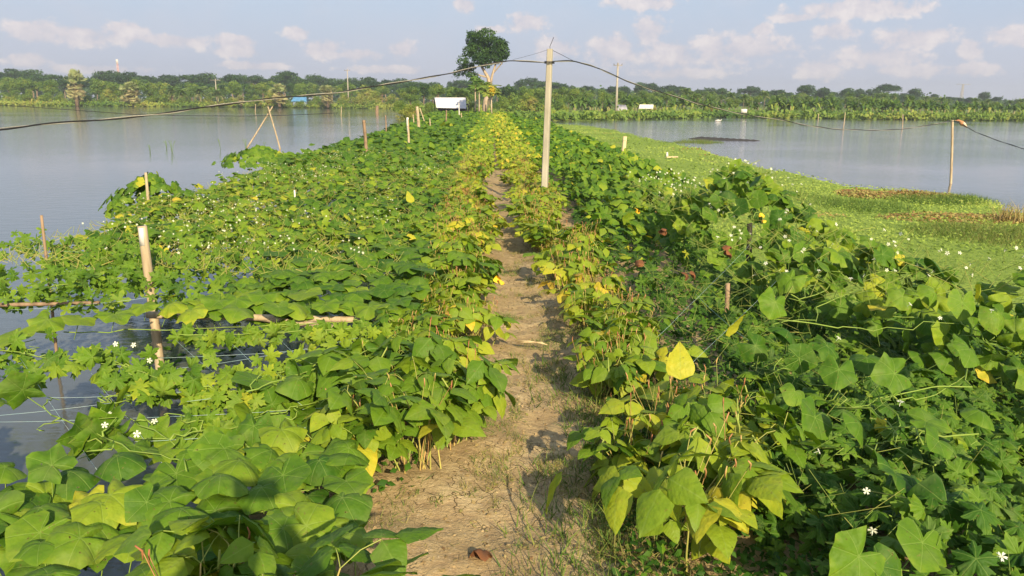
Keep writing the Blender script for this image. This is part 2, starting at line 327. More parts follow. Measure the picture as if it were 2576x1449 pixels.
def mat_water():
    m, t, o = new_mat('pond water'); g = nd(t, 'ShaderNodeNewGeometry')
    mp_ = nd(t, 'ShaderNodeMapping'); mp_.inputs['Scale'].default_value = (0.7, 1.6, 1); mp_.inputs['Rotation'].default_value = (0, 0, R_(12)); t.links.new(g.outputs['Position'], mp_.inputs[0])
    a = nd(t, 'ShaderNodeTexNoise'); a.inputs['Scale'].default_value = 2.6; a.inputs['Detail'].default_value = 4; t.links.new(mp_.outputs[0], a.inputs['Vector'])
    b_ = nd(t, 'ShaderNodeTexNoise'); b_.inputs['Scale'].default_value = 11; b_.inputs['Detail'].default_value = 3; t.links.new(mp_.outputs[0], b_.inputs['Vector'])
    c_ = nd(t, 'ShaderNodeTexNoise'); c_.inputs['Scale'].default_value = 0.06; c_.inputs['Detail'].default_value = 3; t.links.new(g.outputs['Position'], c_.inputs['Vector'])
    sp = nd(t, 'ShaderNodeSeparateXYZ'); t.links.new(g.outputs['Position'], sp.inputs[0])
    side = ramp(t, mth(t, 'MULTIPLY', mth(t, 'ADD', sp.outputs[0], 10.0), 0.05), [(0.0, 0.5), (1.0, 1.0)])
    h = mth(t, 'ADD', a.outputs[0], mth(t, 'MULTIPLY', b_.outputs[0], 0.35))
    b = nd(t, 'ShaderNodeBump'); b.inputs['Distance'].default_value = 0.03
    t.links.new(mth(t, 'MULTIPLY', mth(t, 'MULTIPLY', side, ramp(t, c_.outputs[0], [(0.35, 0.25), (0.6, 1.0)])), 0.6), b.inputs['Strength']); t.links.new(h, b.inputs['Height'])
    p = nd(t, 'ShaderNodeBsdfPrincipled'); p.inputs['Base Color'].default_value = (0.10, 0.11, 0.108, 1); p.inputs['Roughness'].default_value = 0.06; p.inputs['IOR'].default_value = 1.45
    t.links.new(b.outputs[0], p.inputs['Normal']); t.links.new(p.outputs[0], o.inputs[0]); return m
M_ground, M_water = mat_ground(), mat_water()

# ------------------------------------------------------------------ terrain and water
WZ = -0.70
_py = np.array([0, 2.4, 3.5, 4.8, 7.2, 13, 22, 70, 400.]); _px = np.array([-0.04, -0.05, 0.05, 0.13, 0.04, -0.25, -0.48, -1.7, -10.])
def cxp(y): return np.interp(y, _py, _px)
def hw(y): return np.interp(y, [0, 2.4, 3.0, 4, 4.8, 7.2, 13, 22, 70], [0.30, 0.33, 0.38, 0.30, 0.23, 0.17, 0.15, 0.13, 0.12])
SH = np.array([P(px, py, -0.66)[:2] for px, py in [(2576, 537), (2462, 499), (2300, 482), (2149, 473), (2021, 438), (1898, 421), (1850, 400), (1756, 373), (1661, 355), (1608, 344), (1554, 328), (1480, 318), (1384, 309), (1330, 300)]])
SHo = SH[np.argsort(SH[:, 1])]
def shore_x(y):                             # right edge of the weed mat
    return np.interp(y, SHo[:, 1], SHo[:, 0], left=SHo[0, 0] + 1.5, right=SHo[-1, 0]) + 0.5 * (vnoise(0 * y, y, 0.35, 3) - 0.5) + 0.25 * (vnoise(0 * y, y, 1.6, 5) - 0.5)
def far_y(x):                               # far shore, by direction
    a = x
    return np.interp(a, [-400, -120, -60, -25, -12, 0, 10, 30, 60, 400], [190, 184, 196, 190, 120, 92, 96, 121, 116, 105])
def height(x, y):
    c = cxp(y)
    d = x - c
    left = -1.35 * sstep(1.05, 1.75, -d)
    r1 = -0.62 * sstep(1.1, 3.6, d)
    e = x - shore_x(y)
    right = r1 - 0.7 * sstep(-0.15, 0.45, e)
    z = np.where(d < 0, left, right)
    z = z + np.where((d > 0) & (e < 0), (vnoise(x, y, 0.8, 1) - 0.5) * 0.05, 0)
    fy = far_y(x) + (vnoise(x, y, 0.05, 2) - 0.5) * 4
    k = sstep(-1.0, 1.5, y - fy)
    zf = -0.52 + 0.35 * sstep(0, 30, y - fy)
    z = z * (1 - k) + zf * k
    near = np.abs(d) < 1.2
    z = z + np.where(near, (vnoise(x, y, 9, 4) - 0.5) * 0.035 + (vnoise(x, y, 30, 6) - 0.5) * 0.012, 0)
    z = z - 0.035 * np.exp(-(d / 0.25) ** 2)
    return z
def grow(a, b, s0, g=1.08):
    o = [a]; s = s0
    while o[-1] < b: o.append(o[-1] + s); s *= g
    return o
def height1(x, y): return float(height(np.array([float(x)]), np.array([float(y)]))[0])
xs = np.array(sorted(set([-v for v in grow(3, 900, 0.12)] + list(np.arange(-2.9, 4.9, 0.07)) + grow(5, 900, 0.12))))
ys = np.array(sorted(set([-60, -20, -8, -4, -2, -1, 0, 0.5, 1] + list(np.arange(1.2, 7.5, 0.06)) + grow(7.6, 90, 0.08, 1.03) + grow(91, 220, 1.3, 1.0) + grow(225, 1200, 6, 1.15))))
X, Y = np.meshgrid(xs, ys)
Z = height(X, Y)
d = X - cxp(Y); zone = np.where((d > 1.9) & (X < shore_x(Y) + 0.1), 0.38, 0.0)
zone = np.where(Y > far_y(X) - 1.5, 0.65, zone)
zone = np.where((Z < -0.75), 1.0, zone)
nx, ny = len(xs), len(ys)
i, j = np.meshgrid(np.arange(nx - 1), np.arange(ny - 1))
q = np.stack([j * nx + i, j * nx + i + 1, (j + 1) * nx + i + 1, (j + 1) * nx + i], -1).reshape(-1, 4)
mb = MB(); mb.add(np.stack([X, Y, Z], -1).reshape(-1, 3), None, q, None, zone.ravel())
tag(mb.build('ground', M_ground), 'tan cracked soil and low green banks round the ponds', kind='structure')
mb = MB(); mb.add([(-960, -60, WZ), (960, -60, WZ), (960, 900, WZ), (-960, 900, WZ)], None, [(0, 1, 2, 3)])
tag(mb.build('water', M_water), 'still grey fish pond water on both sides of the bank', kind='structure')

# ------------------------------------------------------------------ leaf templates
def ring_leaf(rf, N, rings, droop=0.12, wav=0.03, k=5, cup=0.0, seed=0, fold=0.0):
    r = np.random.default_rng(seed); th = np.linspace(0, 2 * math.pi, N, endpoint=False); ph = r.uniform(0, 6)
    rr = rf(th); V = [(0, 0, 0)]
    for q_ in range(1, rings + 1):
        f = q_ / rings
        x = rr * f * np.sin(th); y = rr * f * np.cos(th)
        z = -droop * f * f + wav * f * f * np.sin(k * th + ph) + cup * f + wav * 0.5 * f * np.sin(2 * th + ph * 2) + fold * np.abs(x)
        V += list(zip(x, y, z))
    V = np.array(V); T = [(0, 1 + a, 1 + (a + 1) % N) for a in range(N)]; Q = []
    for q_ in range(rings - 1):
        b0, b1 = 1 + q_ * N, 1 + (q_ + 1) * N
        Q += [(b0 + a, b1 + a, b1 + (a + 1) % N, b0 + (a + 1) % N) for a in range(N)]
    return V, np.array(T)[:, ::-1], (np.array(Q)[:, ::-1] if Q else None), V[:, :2].copy()
def f_gourd(lob=0.05, notch=0.72, seed=0, tooth=0.02, poly=0.0):
    r = np.random.default_rng(seed); p = r.uniform(-.4, .4)
    def f(th):
        b = 0.44 + 0.05 * np.cos(th) + 1.9 * (lob + .015) * (1 - np.abs(np.sin(2.5 * th + 0.1 * p))) ** 1.2 + 0.02 * np.cos(3 * th + p) + tooth * np.cos(23 * th + p * 9)
        dd = np.minimum(np.abs(th - math.pi), 9); return b * (1 - notch * np.exp(-(dd / 0.26) ** 2))
    return f
def f_bitter(seed=0):
    r = np.random.default_rng(seed); p = r.uniform(-.2, .2)
    def f(th):
        b = 0.17 + 0.37 * np.abs(np.cos(2.5 * th + p * .3)) ** 0.65; b = b * (1 + 0.16 * np.cos(15 * th + p)) * (1 + 0.12 * np.cos(th))
        return b * (1 - 0.6 * np.exp(-((th - math.pi) / 0.22) ** 2))
    return f
GN = [ring_leaf(f_gourd(0.02 + .012 * (s % 4), 0.75, s, 0.010), 30, 4, 0.06 + 0.035 * s, 0.03 + 0.012 * (s % 4), 3 + s % 4, 0.05, s, (.0, .15, -.1, .3)[s % 4]) for s in range(9)]      # near round leaf
GL = [ring_leaf(f_gourd(0.11, 0.85, s, 0.004), 30, 3, 0.12, 0.04, 5, 0.06, s + 20) for s in range(4)]                            # near lobed leaf
GM = [ring_leaf(f_gourd(0.05, 0.7, s, 0), 14, 2, 0.10 + 0.03 * s, 0.05, 5, 0.04, s + 9) for s in range(5)]                        # mid
GF = [ring_leaf(f_gourd(0.06, 0.4, s, 0), 7, 1, 0.12, 0.06, 3, 0.04, s + 30) for s in range(4)]                                   # far
BN = [ring_leaf(f_bitter(s), 44, 2, 0.14 + 0.05 * s, 0.04, 5, 0.05, s + 40, ) for s in range(5)]
BM = [ring_leaf(f_bitter(s), 20, 1, 0.16, 0.05, 5, 0.05, s + 50) for s in range(4)]
def leaflet(rows=7, w=0.36, droop=0.22, fold=0.12, twist=0.0, seed=0):
    t = np.linspace(0, 1, rows); wd = w * 1.22 * np.sin(math.pi * np.clip(t, 0, 1) ** 0.60) ** 0.8 * (1 - 0.25 * t); wd[0] = 0.02; wd[-1] = 0.0
    r = np.random.default_rng(seed); V = []; U = []
    for a, ww in zip(t, wd):
        for c in (-1, -0.5, 0, 0.5, 1):
            z = -droop * a * a + fold * abs(c) * ww / w - 0.10 * (abs(c) ** 2) * ww / w + 0.02 * math.sin(a * 14 + c * 3 + seed)
            V.append((c * ww, a, z)); U.append((c * ww, a))
    Q = [(k * 5 + c, k * 5 + c + 1, (k + 1) * 5 + c + 1, (k + 1) * 5 + c) for k in range(rows - 1) for c in range(4)]
    return np.array(V), Q, np.array(U)
def trifol(rows, seed):
    r = np.random.default_rng(seed); V = []; Q = []; U = []; n = 0
    for a, off, sc in ((0, 0.28, 1.0), (R_(78), 0.05, 0.88), (R_(-78), 0.05, 0.88)):
        v, q_, u = leaflet(rows, 0.36 + r.uniform(-.04, .04), r.uniform(.08, .4), r.uniform(.02, .12), seed=seed)
        tl = r.uniform(-0.25, 0.25); v = v * sc
        v = v @ np.array([[math.cos(tl), 0, math.sin(tl)], [0, 1, 0], [-math.sin(tl), 0, math.cos(tl)]]).T
        if a: pt = -r.uniform(0.1, 0.5); v = v @ np.array([[1, 0, 0], [0, math.cos(pt), -math.sin(pt)], [0, math.sin(pt), math.cos(pt)]]).T
        v[:, 1] += off; c, s_ = math.cos(a), math.sin(a)
        v = v @ np.array([[c, s_, 0], [-s_, c, 0], [0, 0, 1]]).T
        V.append(v); U.append(u); Q += [tuple(x + n for x in f) for f in q_]; n += len(v)
    return np.vstack(V), None, np.array(Q), np.vstack(U)
TN = [trifol(7, s) for s in range(8)]
TMd = [trifol(4, s + 20) for s in range(5)]
def one_leaf(s, rows=4):
    v, q_, u = leaflet(rows, 0.33, 0.3, 0.1, seed=s); return v, None, np.array(q_), u
OL7 = one_leaf(5, 9); OL = [one_leaf(s) for s in range(4)]; OF = [one_leaf(s, 3) for s in range(3)]
def flower(n=5, r=1.0):
    V = [(0, 0, 0)]; T = []
    for k in range(n):
        a = k * 6.283 / n; i0 = len(V)
        for da, rr, z in ((-0.42, 0.55, 0.12), (-0.25, 0.95, 0.02), (0, 0.8, 0.05), (0.25, 0.98, 0.02), (0.42, 0.55, 0.12)):
            V.append((rr * math.cos(a + da), rr * math.sin(a + da), z))
        T += [(0, i0, i0 + 1), (0, i0 + 1, i0 + 2), (0, i0 + 2, i0 + 3), (0, i0 + 3, i0 + 4)]
    # trumpet tube
    b = len(V)
    for k in range(4): V.append((0.12 * math.cos(k * 1.57), 0.12 * math.sin(k * 1.57), 0))
    for k in range(4): V.append((0.07 * math.cos(k * 1.57), 0.07 * math.sin(k * 1.57), -1.3))
    Q = [(b + k, b + (k + 1) % 4, b + 4 + (k + 1) % 4, b + 4 + k) for k in range(4)]
    V = np.array(V); return V, np.array(T), np.array(Q), V[:, :2]
FL = flower()
stick = (np.array([(math.cos(a) * 0.5, math.sin(a) * 0.5, z) for z in (0, 1) for a in (0, 2.1, 4.2)]), None, np.array([(0, 1, 4, 3), (1, 2, 5, 4), (2, 0, 3, 5)]), np.zeros((6, 2)))
def blade(n=3, w=0.05, bend=0.35):
    t = np.linspace(0, 1, n + 1); V = []; U = []
    for a in t[:-1]: V += [(-w * (1 - a), bend * a * a, a), (w * (1 - a), bend * a * a, a)]
    V.append((0, bend, 1)); Q = [(2 * k, 2 * k + 1, 2 * k + 3, 2 * k + 2) for k in range(n - 1)]
    V = np.array(V); return V, np.array([(2 * n - 2, 2 * n - 1, 2 * n)]), np.array(Q), V[:, :2]
BL = [blade(3, 0.035, b) for b in (0.1, 0.35, 0.7, 1.0)]
def sticks(mb_, a, b, r, tint=0.4, mat=0):       # thin straight stems from points a to b
    v = b - a; L = np.linalg.norm(v, axis=1); n = v / (L[:, None] + 1e-9)
    Rm = orient(n, np.tile([1.0, 0.13, 0.07], (len(a), 1)))
    V0 = stick[0]; m = len(a)
    Vv = np.tile(V0[None], (m, 1, 1)); Vv[:, :, :2] *= 2 * np.broadcast_to(r, (m,))[:, None, None]; Vv[:, :, 2] *= L[:, None]
    V = np.einsum('mij,mkj->mki', Rm, Vv) + a[:, None]
    off = (np.arange(m) * 6)[:, None, None]
    mb_.add(V.reshape(-1, 3), None, (stick[2][None] + off).reshape(-1, 4), None, np.repeat(np.broadcast_to(tint, (m,)), 6), mat)
SB = np.array([0.28, -0.5, 0.85])          # leaves lean to the light

def leaves(mb_, tms, pos, size, tint, tilt=0.25, bias=SB * [0.35, 0.35, 1], tipa=None, tips=1.0, mat=0, pet=None, smat=1, ns=None):
    m = len(pos)
    if m == 0: return
    n = rdir(m, tilt, bias) if ns is None else ns
    t = yaw(m) if tipa is None else yaw(m, tipa, tips)
    Rm = orient(n, t); w = rng.integers(0, len(tms), m)
    size = np.broadcast_to(size, (m,)); tint = np.broadcast_to(tint, (m,))
    for k in range(len(tms)):
        q_ = w == k; mb_.scatter(tms[k], pos[q_], Rm[q_], size[q_], tint[q_], mat)
    if pet:
        b = pos - np.stack([rng.normal(0, .02, m), rng.normal(0, .02, m), rng.uniform(0.6, 1.2, m) * pet], -1)
        sticks(mb_, b, pos, 0.0022, 0.35, smat)
def wander(p0, p1, n=10, amp=0.05, sag=0.0):
    t = np.linspace(0, 1, n)[:, None]; p = np.asarray(p0) * (1 - t) + np.asarray(p1) * t
    w = np.cumsum(rng.normal(0, 1, (n, 3)), 0); w -= w[0] * (1 - t) + w[-1] * t
    w /= max(1e-6, np.abs(w).max()); p = p + w * amp * [1, 1, 0.6]; p[:, 2] -= sag * 4 * t[:, 0] * (1 - t[:, 0]); return p

# canopy heights
def zL(x, y): return 0.30 + 0.10 * (vnoise(x, y, 0.9, 11) - 0.5) + 0.10 * (vnoise(x, y, 2.5, 12) - 0.5)
def xL(y): return np.interp(y, [4, 7, 8.8, 10, 11.2, 12.5, 20, 32, 66, 90], [-4.3, -4.25, -4.15, -4.9, -5.0, -4.8, -5.4, -5.5, -7.4, -8.6]) + 0.5 * (vnoise(0 * y, y, 0.8, 13) - 0.5)
def zR(x, y):
    z = 0.48 + 0.16 * (vnoise(x, y, 1.1, 14) - 0.5) + 0.08 * (vnoise(x, y, 3, 15) - 0.5)
    z = z + 0.46 * np.exp(-(((x - 2.35) / 0.55) ** 2 + ((y - 8.0) / 1.0) ** 2)) + 0.15 * np.exp(-(((x - 2.2) / 0.4) ** 2 + ((y - 15) / 2.2) ** 2))
    return z
def pts(n, x0, x1, y0, y1): return rng.uniform(x0, x1, n), rng.uniform(y0, y1, n)
def tints(m, c, s, yel=0.03, lo=0.05):
    t = rng.normal(c, s, m); q_ = rng.random(m) < yel; t[q_] = rng.uniform(0.68, 0.84, q_.sum()); return np.clip(t, lo, 1)

# ------------------------------------------------------------------ vines (things near, stuff where they merge)
def vine(name, label, cat, stems, fol, group=None, flowers=None, leafmat=None):
    """stems: list of polylines; fol: list of (templates, pos, size, tint, kwargs)"""
    t = thing(name, label, cat, stems[0][0] if stems else fol[0][1][0], 0, group)
    o = np.array(t.location)
    a = MB()
    for s_ in stems: a.tube(np.asarray(s_) - o, np.linspace(0.0040, 0.0018, len(s_)), 5, 0.42)
    b = MB()
    for tm, pos, size, tint, kw in fol:
        kw = dict(kw); pet = kw.pop('pet', None)
        leaves(b, tm, pos - o, size, tint, **kw)
        if pet:
            m = len(pos); q_ = pos - np.stack([rng.normal(0, .03, m), rng.normal(0, .03, m), rng.uniform(0.7, 1.3, m) * pet], -1)
            sticks(a, q_ - o, pos - o, 0.0026, 0.38)
    a.build('stem', M_stem, t); b.build('leaves', leafmat or M_gourd, t)
    if flowers is not None and len(flowers):
        for f_ in flowers:
            c = MB(); c.scatter(FL, (f_ - o)[None], orient(rdir(1, 0.5, (0.2, -0.5, 0.7)), yaw(1)), rng.uniform(.011, .017), 0.5); c.build('flower', M_petal, t)
    return t

# 1 foreground gourd leaves, lower left corner
cells = [(-1.95, -1.45, 1.75, 2.45, 'broad gourd leaves at the lower left corner, one yellowing at its edge'),
         (-1.45, -1.0, 1.75, 2.4, 'broad gourd leaves half in the shadow, left of the nearest bean plant'),
         (-1.0, -0.55, 1.8, 2.5, 'gourd leaves in shade just behind the nearest bean plant'),
         (-2.3, -1.65, 2.35, 2.62, 'sunlit gourd leaves bordering the dark open water, lower left'),
         (-1.65, -1.05, 2.35, 2.70, 'sunlit gourd leaves with pale veins between open water and the shaded clump'),
         (-1.1, -0.62, 2.5, 3.0, 'gourd leaves spreading under the near left bean clump')]
for ci, (x0, x1, y0, y1, lab) in enumerate(cells):
    m = int((x1 - x0) * (y1 - y0) * 105) + 4
    x, y = pts(m, x0 - 0.05, x1 + 0.05, y0 - 0.03, y1 + 0.05)
    z = 0.20 + 0.10 * vnoise(x, y, 3, 21) + rng.uniform(-0.09, 0.06, m)
    pos = np.stack([x, y, z], -1)
    st = [wander((x0, (y0 + y1) / 2, 0.1), (x1, (y0 + y1) / 2 + .1, 0.1), 12, 0.06), wander((x0, y0, 0.08), (x1, y1, 0.1), 12, 0.06)]
    vine('gourd_vine', lab, 'vine', st, [(GN, pos, rng.uniform(0.13, 0.21, m), tints(m, 0.47, 0.09, 0.02), dict(tilt=0.20, tipa=-1.6, tips=0.9, pet=0.12))])
# 2 row of leaves held up along the bamboo rail
rp = []
for px, py in [(360, 775), (430, 772), (480, 790), (550, 765), (600, 785), (660, 752), (700, 780), (770, 745), (820, 775), (880, 765), (930, 778), (200, 812), (290, 800), (120, 812), (505, 762), (740, 772), (40, 850), (610, 748)]:
    rp.append(P(px, py - 8, 0.31))
rp = np.array(rp); m = len(rp)
st = [wander(P(160, 835, 0.2), P(640, 822, 0.2), 14, 0.02), wander(P(640, 822, 0.2), P(960, 800, 0.22), 10, 0.02)]
vine('gourd_vine', 'row of large flat gourd leaves held up along the split bamboo rail', 'vine', st, [(GN, rp, rng.uniform(0.19, 0.25, m), tints(m, 0.56, 0.05, 0), dict(tilt=0.12, tipa=-1.5, tips=0.5, pet=0.12))])
# 3 runners with hanging bitter gourd leaves over the water
def runner(ps, label, n, tm, size, tint, spread=0.10, hang=0.9, name='bitter_gourd_vine', mat=None, fl=0, tilt=0.5):
    ps = np.array([P(a, b, z) for a, b, z in ps]); pl = [wander(ps[k], ps[k + 1], 7, 0.02) for k in range(len(ps) - 1)]; line = np.vstack(pl)
    idx = rng.integers(0, len(line), n); pos = line[idx] + rng.normal(0, spread, (n, 3)) * [1, 0.8, 0.35] + [0, 0, -0.02]
    ns = rng.normal(0, tilt, (n, 3)) + np.array([0.1, -hang, 0.6])
    side = [wander(line[k], line[k] + rng.normal(0, 0.10, 3) * [1, 1, .4], 8, 0.05) for k in rng.integers(0, len(line), 6)]
    f = line[rng.integers(0, len(line), fl)] + rng.uniform(-.05, .1, (fl, 3)) if fl else None
    return vine(name, label, 'vine', pl + side, [(tm, pos, rng.uniform(*size, n), tints(n, tint, 0.06, 0.012), dict(ns=ns, tipa=-1.57, tips=0.8))], leafmat=mat or M_bitter, flowers=f)
runner([(440, 840, .25), (640, 838, .25), (820, 830, .25), (960, 815, .24)], 'bitter gourd runner with deeply cut leaves hanging just under the bamboo rail', 60, BN, (.075, .115), .50, 0.07)
runner([(610, 960, .25), (780, 920, .25), (900, 868, .25), (1000, 840, .25)], 'bitter gourd vine with many small yellowish leaves between rail and left bean row', 120, BN, (.07, .11), .56, 0.13)
runner([(400, 965, .2), (560, 990, .2), (700, 985, .2), (820, 960, .2)], 'bitter gourd leaves clustered right of the thick bamboo post', 75, BN, (.08, .125), .52, 0.11)
runner([(-20, 880, .25), (150, 905, .25), (330, 925, .25), (430, 960, .25)], 'bitter gourd runner crossing the left edge toward the thick bamboo post', 80, BN, (.08, .12), .46, 0.12, fl=3)
runner([(-20, 730, .3), (120, 725, .3), (260, 700, .3), (400, 690, .3)], 'sparse bitter gourd tips hanging over water near the thin brown stake', 80, BN, (.07, .11), .42, 0.16)
runner([(40, 600, .3), (180, 625, .3), (330, 660, .3), (480, 640, .3)], 'thin leafy runner at the water edge of the trellis behind the bamboo post', 150, BM, (.07, .12), .45, 0.2, fl=4)
runner([(480, 1115, .15), (520, 1070, .15), (600, 1040, .15), (700, 1070, .15)], 'bushy bitter gourd tips above dark water below the thick bamboo post', 65, BN, (.07, .11), .5, 0.11)
runner([(10, 965, .22), (130, 1045, .22), (260, 1100, .22), (430, 1155, .22)], 'long bare gourd runner with few lobed leaves over dark water', 9, GL, (.15, .19), .46, 0.06, 0.2, 'gourd_vine', M_gourd, 3)
runner([(250, 990, .2), (340, 1060, .2), (440, 1120, .2)], 'short hairy gourd shoot with budding tip over the open water', 8, GL, (.11, .15), .5, 0.07, 0.2, 'gourd_vine', M_gourd, 1)
runner([(560, 1085, .2), (680, 1040, .2), (800, 1010, .2), (900, 1000, .2)], 'angular gourd leaves on petioles right of open water, in front of bean clump', 14, GN, (.15, .2), .45, 0.10, 0.15, 'gourd_vine', M_gourd, 2)
runner([(620, 985, .3), (740, 945, .3), (860, 905, .3), (980, 865, .3)], 'line of tilted gourd leaves rising from the water toward the left bean row', 14, GN, (.15, .2), .43, 0.08, 0.25, 'gourd_vine', M_gourd)
runner([(540, 1110, .2), (620, 1120, .2), (700, 1130, .2), (780, 1120, .2)], 'small gourd leaves scattered along the back of the foreground patch', 12, GN, (.12, .17), .44, 0.10, 0.2, 'gourd_vine', M_gourd)
runner([(1010, 880, .25), (900, 920, .22), (800, 1000, .2)], 'gourd leaf stems bowed toward the left bean clump', 14, GN, (.14, .19), .46, 0.10, 0.25, 'gourd_vine', M_gourd)

# 4 the trellis behind: big leaves right, finer leaves left
def left_mass():
    a = MB()
    # big gourd leaves behind the rail
    x, y = pts(380, -2.5, -0.62, 4.95, 7.4); k = x > -2.35 + 0.5 * vnoise(x, y, 2, 31); x, y = x[k], y[k]
    pos = np.stack([x, y, zL(x, y) + rng.uniform(-.08, .05, len(x))], -1); m = len(x)
    leaves(a, GN, pos, rng.uniform(.11, .23, m), tints(m, .42, .07, .01), tilt=.10, tipa=-1.6, tips=.8, pet=.14, bias=(.05, -.1, 1))
    # the same vines carry on left of and below the view
    x, y = pts(800, -4.2, -.6, .6, 3.3); k = (x < -.68 * y - .55) | ((y < 1.62) & (x < -.62)); x, y = x[k], y[k]; m = len(x)
    leaves(a, GN, np.stack([x, y, .2 + .1 * vnoise(x, y, 3, 21) + rng.uniform(-.09, .06, m)], -1), rng.uniform(.13, .21, m), tints(m, .47, .09, .01), tilt=.2, tipa=-1.6, tips=.9, pet=.12)
    # bitter gourd foliage left part
    x, y = pts(1500, -4.3, -1.7, 5.0, 8.4); k = rng.random(len(x)) < (0.25 + 0.75 * vnoise(x, y, 2.2, 32)) * sstep(-4.4, -2.9, x) ; x, y = x[k], y[k]; m = len(x)
    pos = np.stack([x, y, zL(x, y) + rng.uniform(-.15, .05, m)], -1)
    leaves(a, BM, pos, rng.uniform(.07, .12, m), tints(m, .47, .08, .01), tilt=.5, bias=(.1, -.5, .7), mat=2)
    # mixed fine canopy 7.2 - 22
    for (y0, y1, n, tm, s0, s1) in ((7.2, 11, 5200, GM, .06, .13), (11, 16, 5000, GM, .07, .15), (16, 24, 4600, GF, .10, .19), (24, 40, 4600, GF, .14, .24), (40, 88, 5200, GF, .20, .36)):
        y = rng.uniform(y0, y1, n) ; x = rng.uniform(-6.6, -0.6, n) + np.where(y > 9, cxp(y) + 0.1, 0)
        edge = xL(y); e2 = cxp(y) - np.interp(y, [0, 10, 25, 90], [0.75, 0.8, 0.75, 0.5])
        k = (x > edge) & (x < e2) & (rng.random(n) < (0.55 + 0.6 * vnoise(x, y, 1.3, 33)))
        x, y = x[k], y[k]; m = len(x)
        dr = np.exp(-((x - xL(y)) / 0.25)) * 0.35 * rng.random(m)
        z = zL(x, y) - dr + rng.uniform(-.16, .07, m) + np.where(rng.random(m) < .04, .08, 0)
        big = (vnoise(x, y, 0.55, 34) > 0.55) | (y > 17)
        sz = np.where(big, rng.uniform(s0 * 1.25, s1 * 1.15, m), rng.uniform(s0, s1, m))
        ti = tints(m, .46, .09, .006) + np.where(big, -.05, .05)
        leaves(a, tm, np.stack([x, y, z], -1), sz, ti, tilt=.3 , tipa=-1.6, tips=1.2)
    # thin yellow-green shoots and tendrils
    n = 6500; y = 6 + 15 * rng.random(n) ** 1.2; x = rng.uniform(-4.6, -0.9, n); k = x > xL(y); x, y = x[k], y[k]; m = len(x)
    p0 = np.stack([x, y, zL(x, y) - .02], -1); sticks(a, p0, p0 + rng.normal(0, 1, (m, 3)) * [.06, .06, .03] + [0, 0, .05], .0024, rng.uniform(.45, .75, m), 1)
    # white flowers
    n = 1500; y = 6.6 + 14 * rng.random(n) ** 1.2; x = rng.uniform(-4.8, -1.2, n); k = (x > xL(y)) & (vnoise(x, y, 1.1, 36) > .60); x, y = x[k], y[k]; m = len(x)
    fp = np.stack([x, y, zL(x, y) + rng.uniform(.03, .13, m)], -1)
    a.scatter(FL, fp, orient(rdir(m, .5, (.2, -.6, .6)), yaw(m)), rng.uniform(.007, .012, m), .5, 3)
    sticks(a, fp - [0, 0, .1], fp, .0012, .5, 1)
    return a.build('gourd_vine_foliage', [M_gourd, M_stem, M_bitter, M_petal])
tag(left_mass(), 'mass of gourd leaves and white flowers covering the long left trellis', 'vines', kind='stuff')
# mounds where the net is held up by stakes
for (px, py, Y, r, lab) in ((655, 372, 19.5, .55, 'leafy gourd mound at the water edge below the crossed bamboo poles'),
                            (378, 440, 10.6, .36, 'gourd vine heaped over a short stake at the corner of the left trellis'),
                            (940, 390, 17.5, .35, 'big leaf cluster at the foot of the leaning brown stake')):
    c = D(px, py, Y); m = 240; h_ = max(.3, c[2] - .02); tt = rng.random(m) ** .8; an = rng.uniform(0, 6.283, m); rr = r * (1.55 - 1.35 * tt ** 1.6)
    pos = np.stack([c[0] + rr * np.cos(an) * rng.uniform(.7, 1.1, m) * 1.3, c[1] + rr * np.sin(an) * .8, .02 + h_ * tt * rng.uniform(.9, 1.03, m)], -1); u = np.stack([np.cos(an), np.sin(an), .7 + 0 * an], -1)
    vine('gourd_vine', lab, 'vine', [wander((c[0] - r, c[1], .1), c - [0, 0, .05], 8, .04), wander((c[0] + r, c[1], .1), c - [0, 0, .05], 8, .04)],
         [(GM, pos, rng.uniform(.09, .16, m) * (1 if Y < 15 else 1.4), tints(m, .42, .09, .01), dict(ns=u + rng.normal(0, .35, (m, 3)) + [.1, -.3, .2]))])

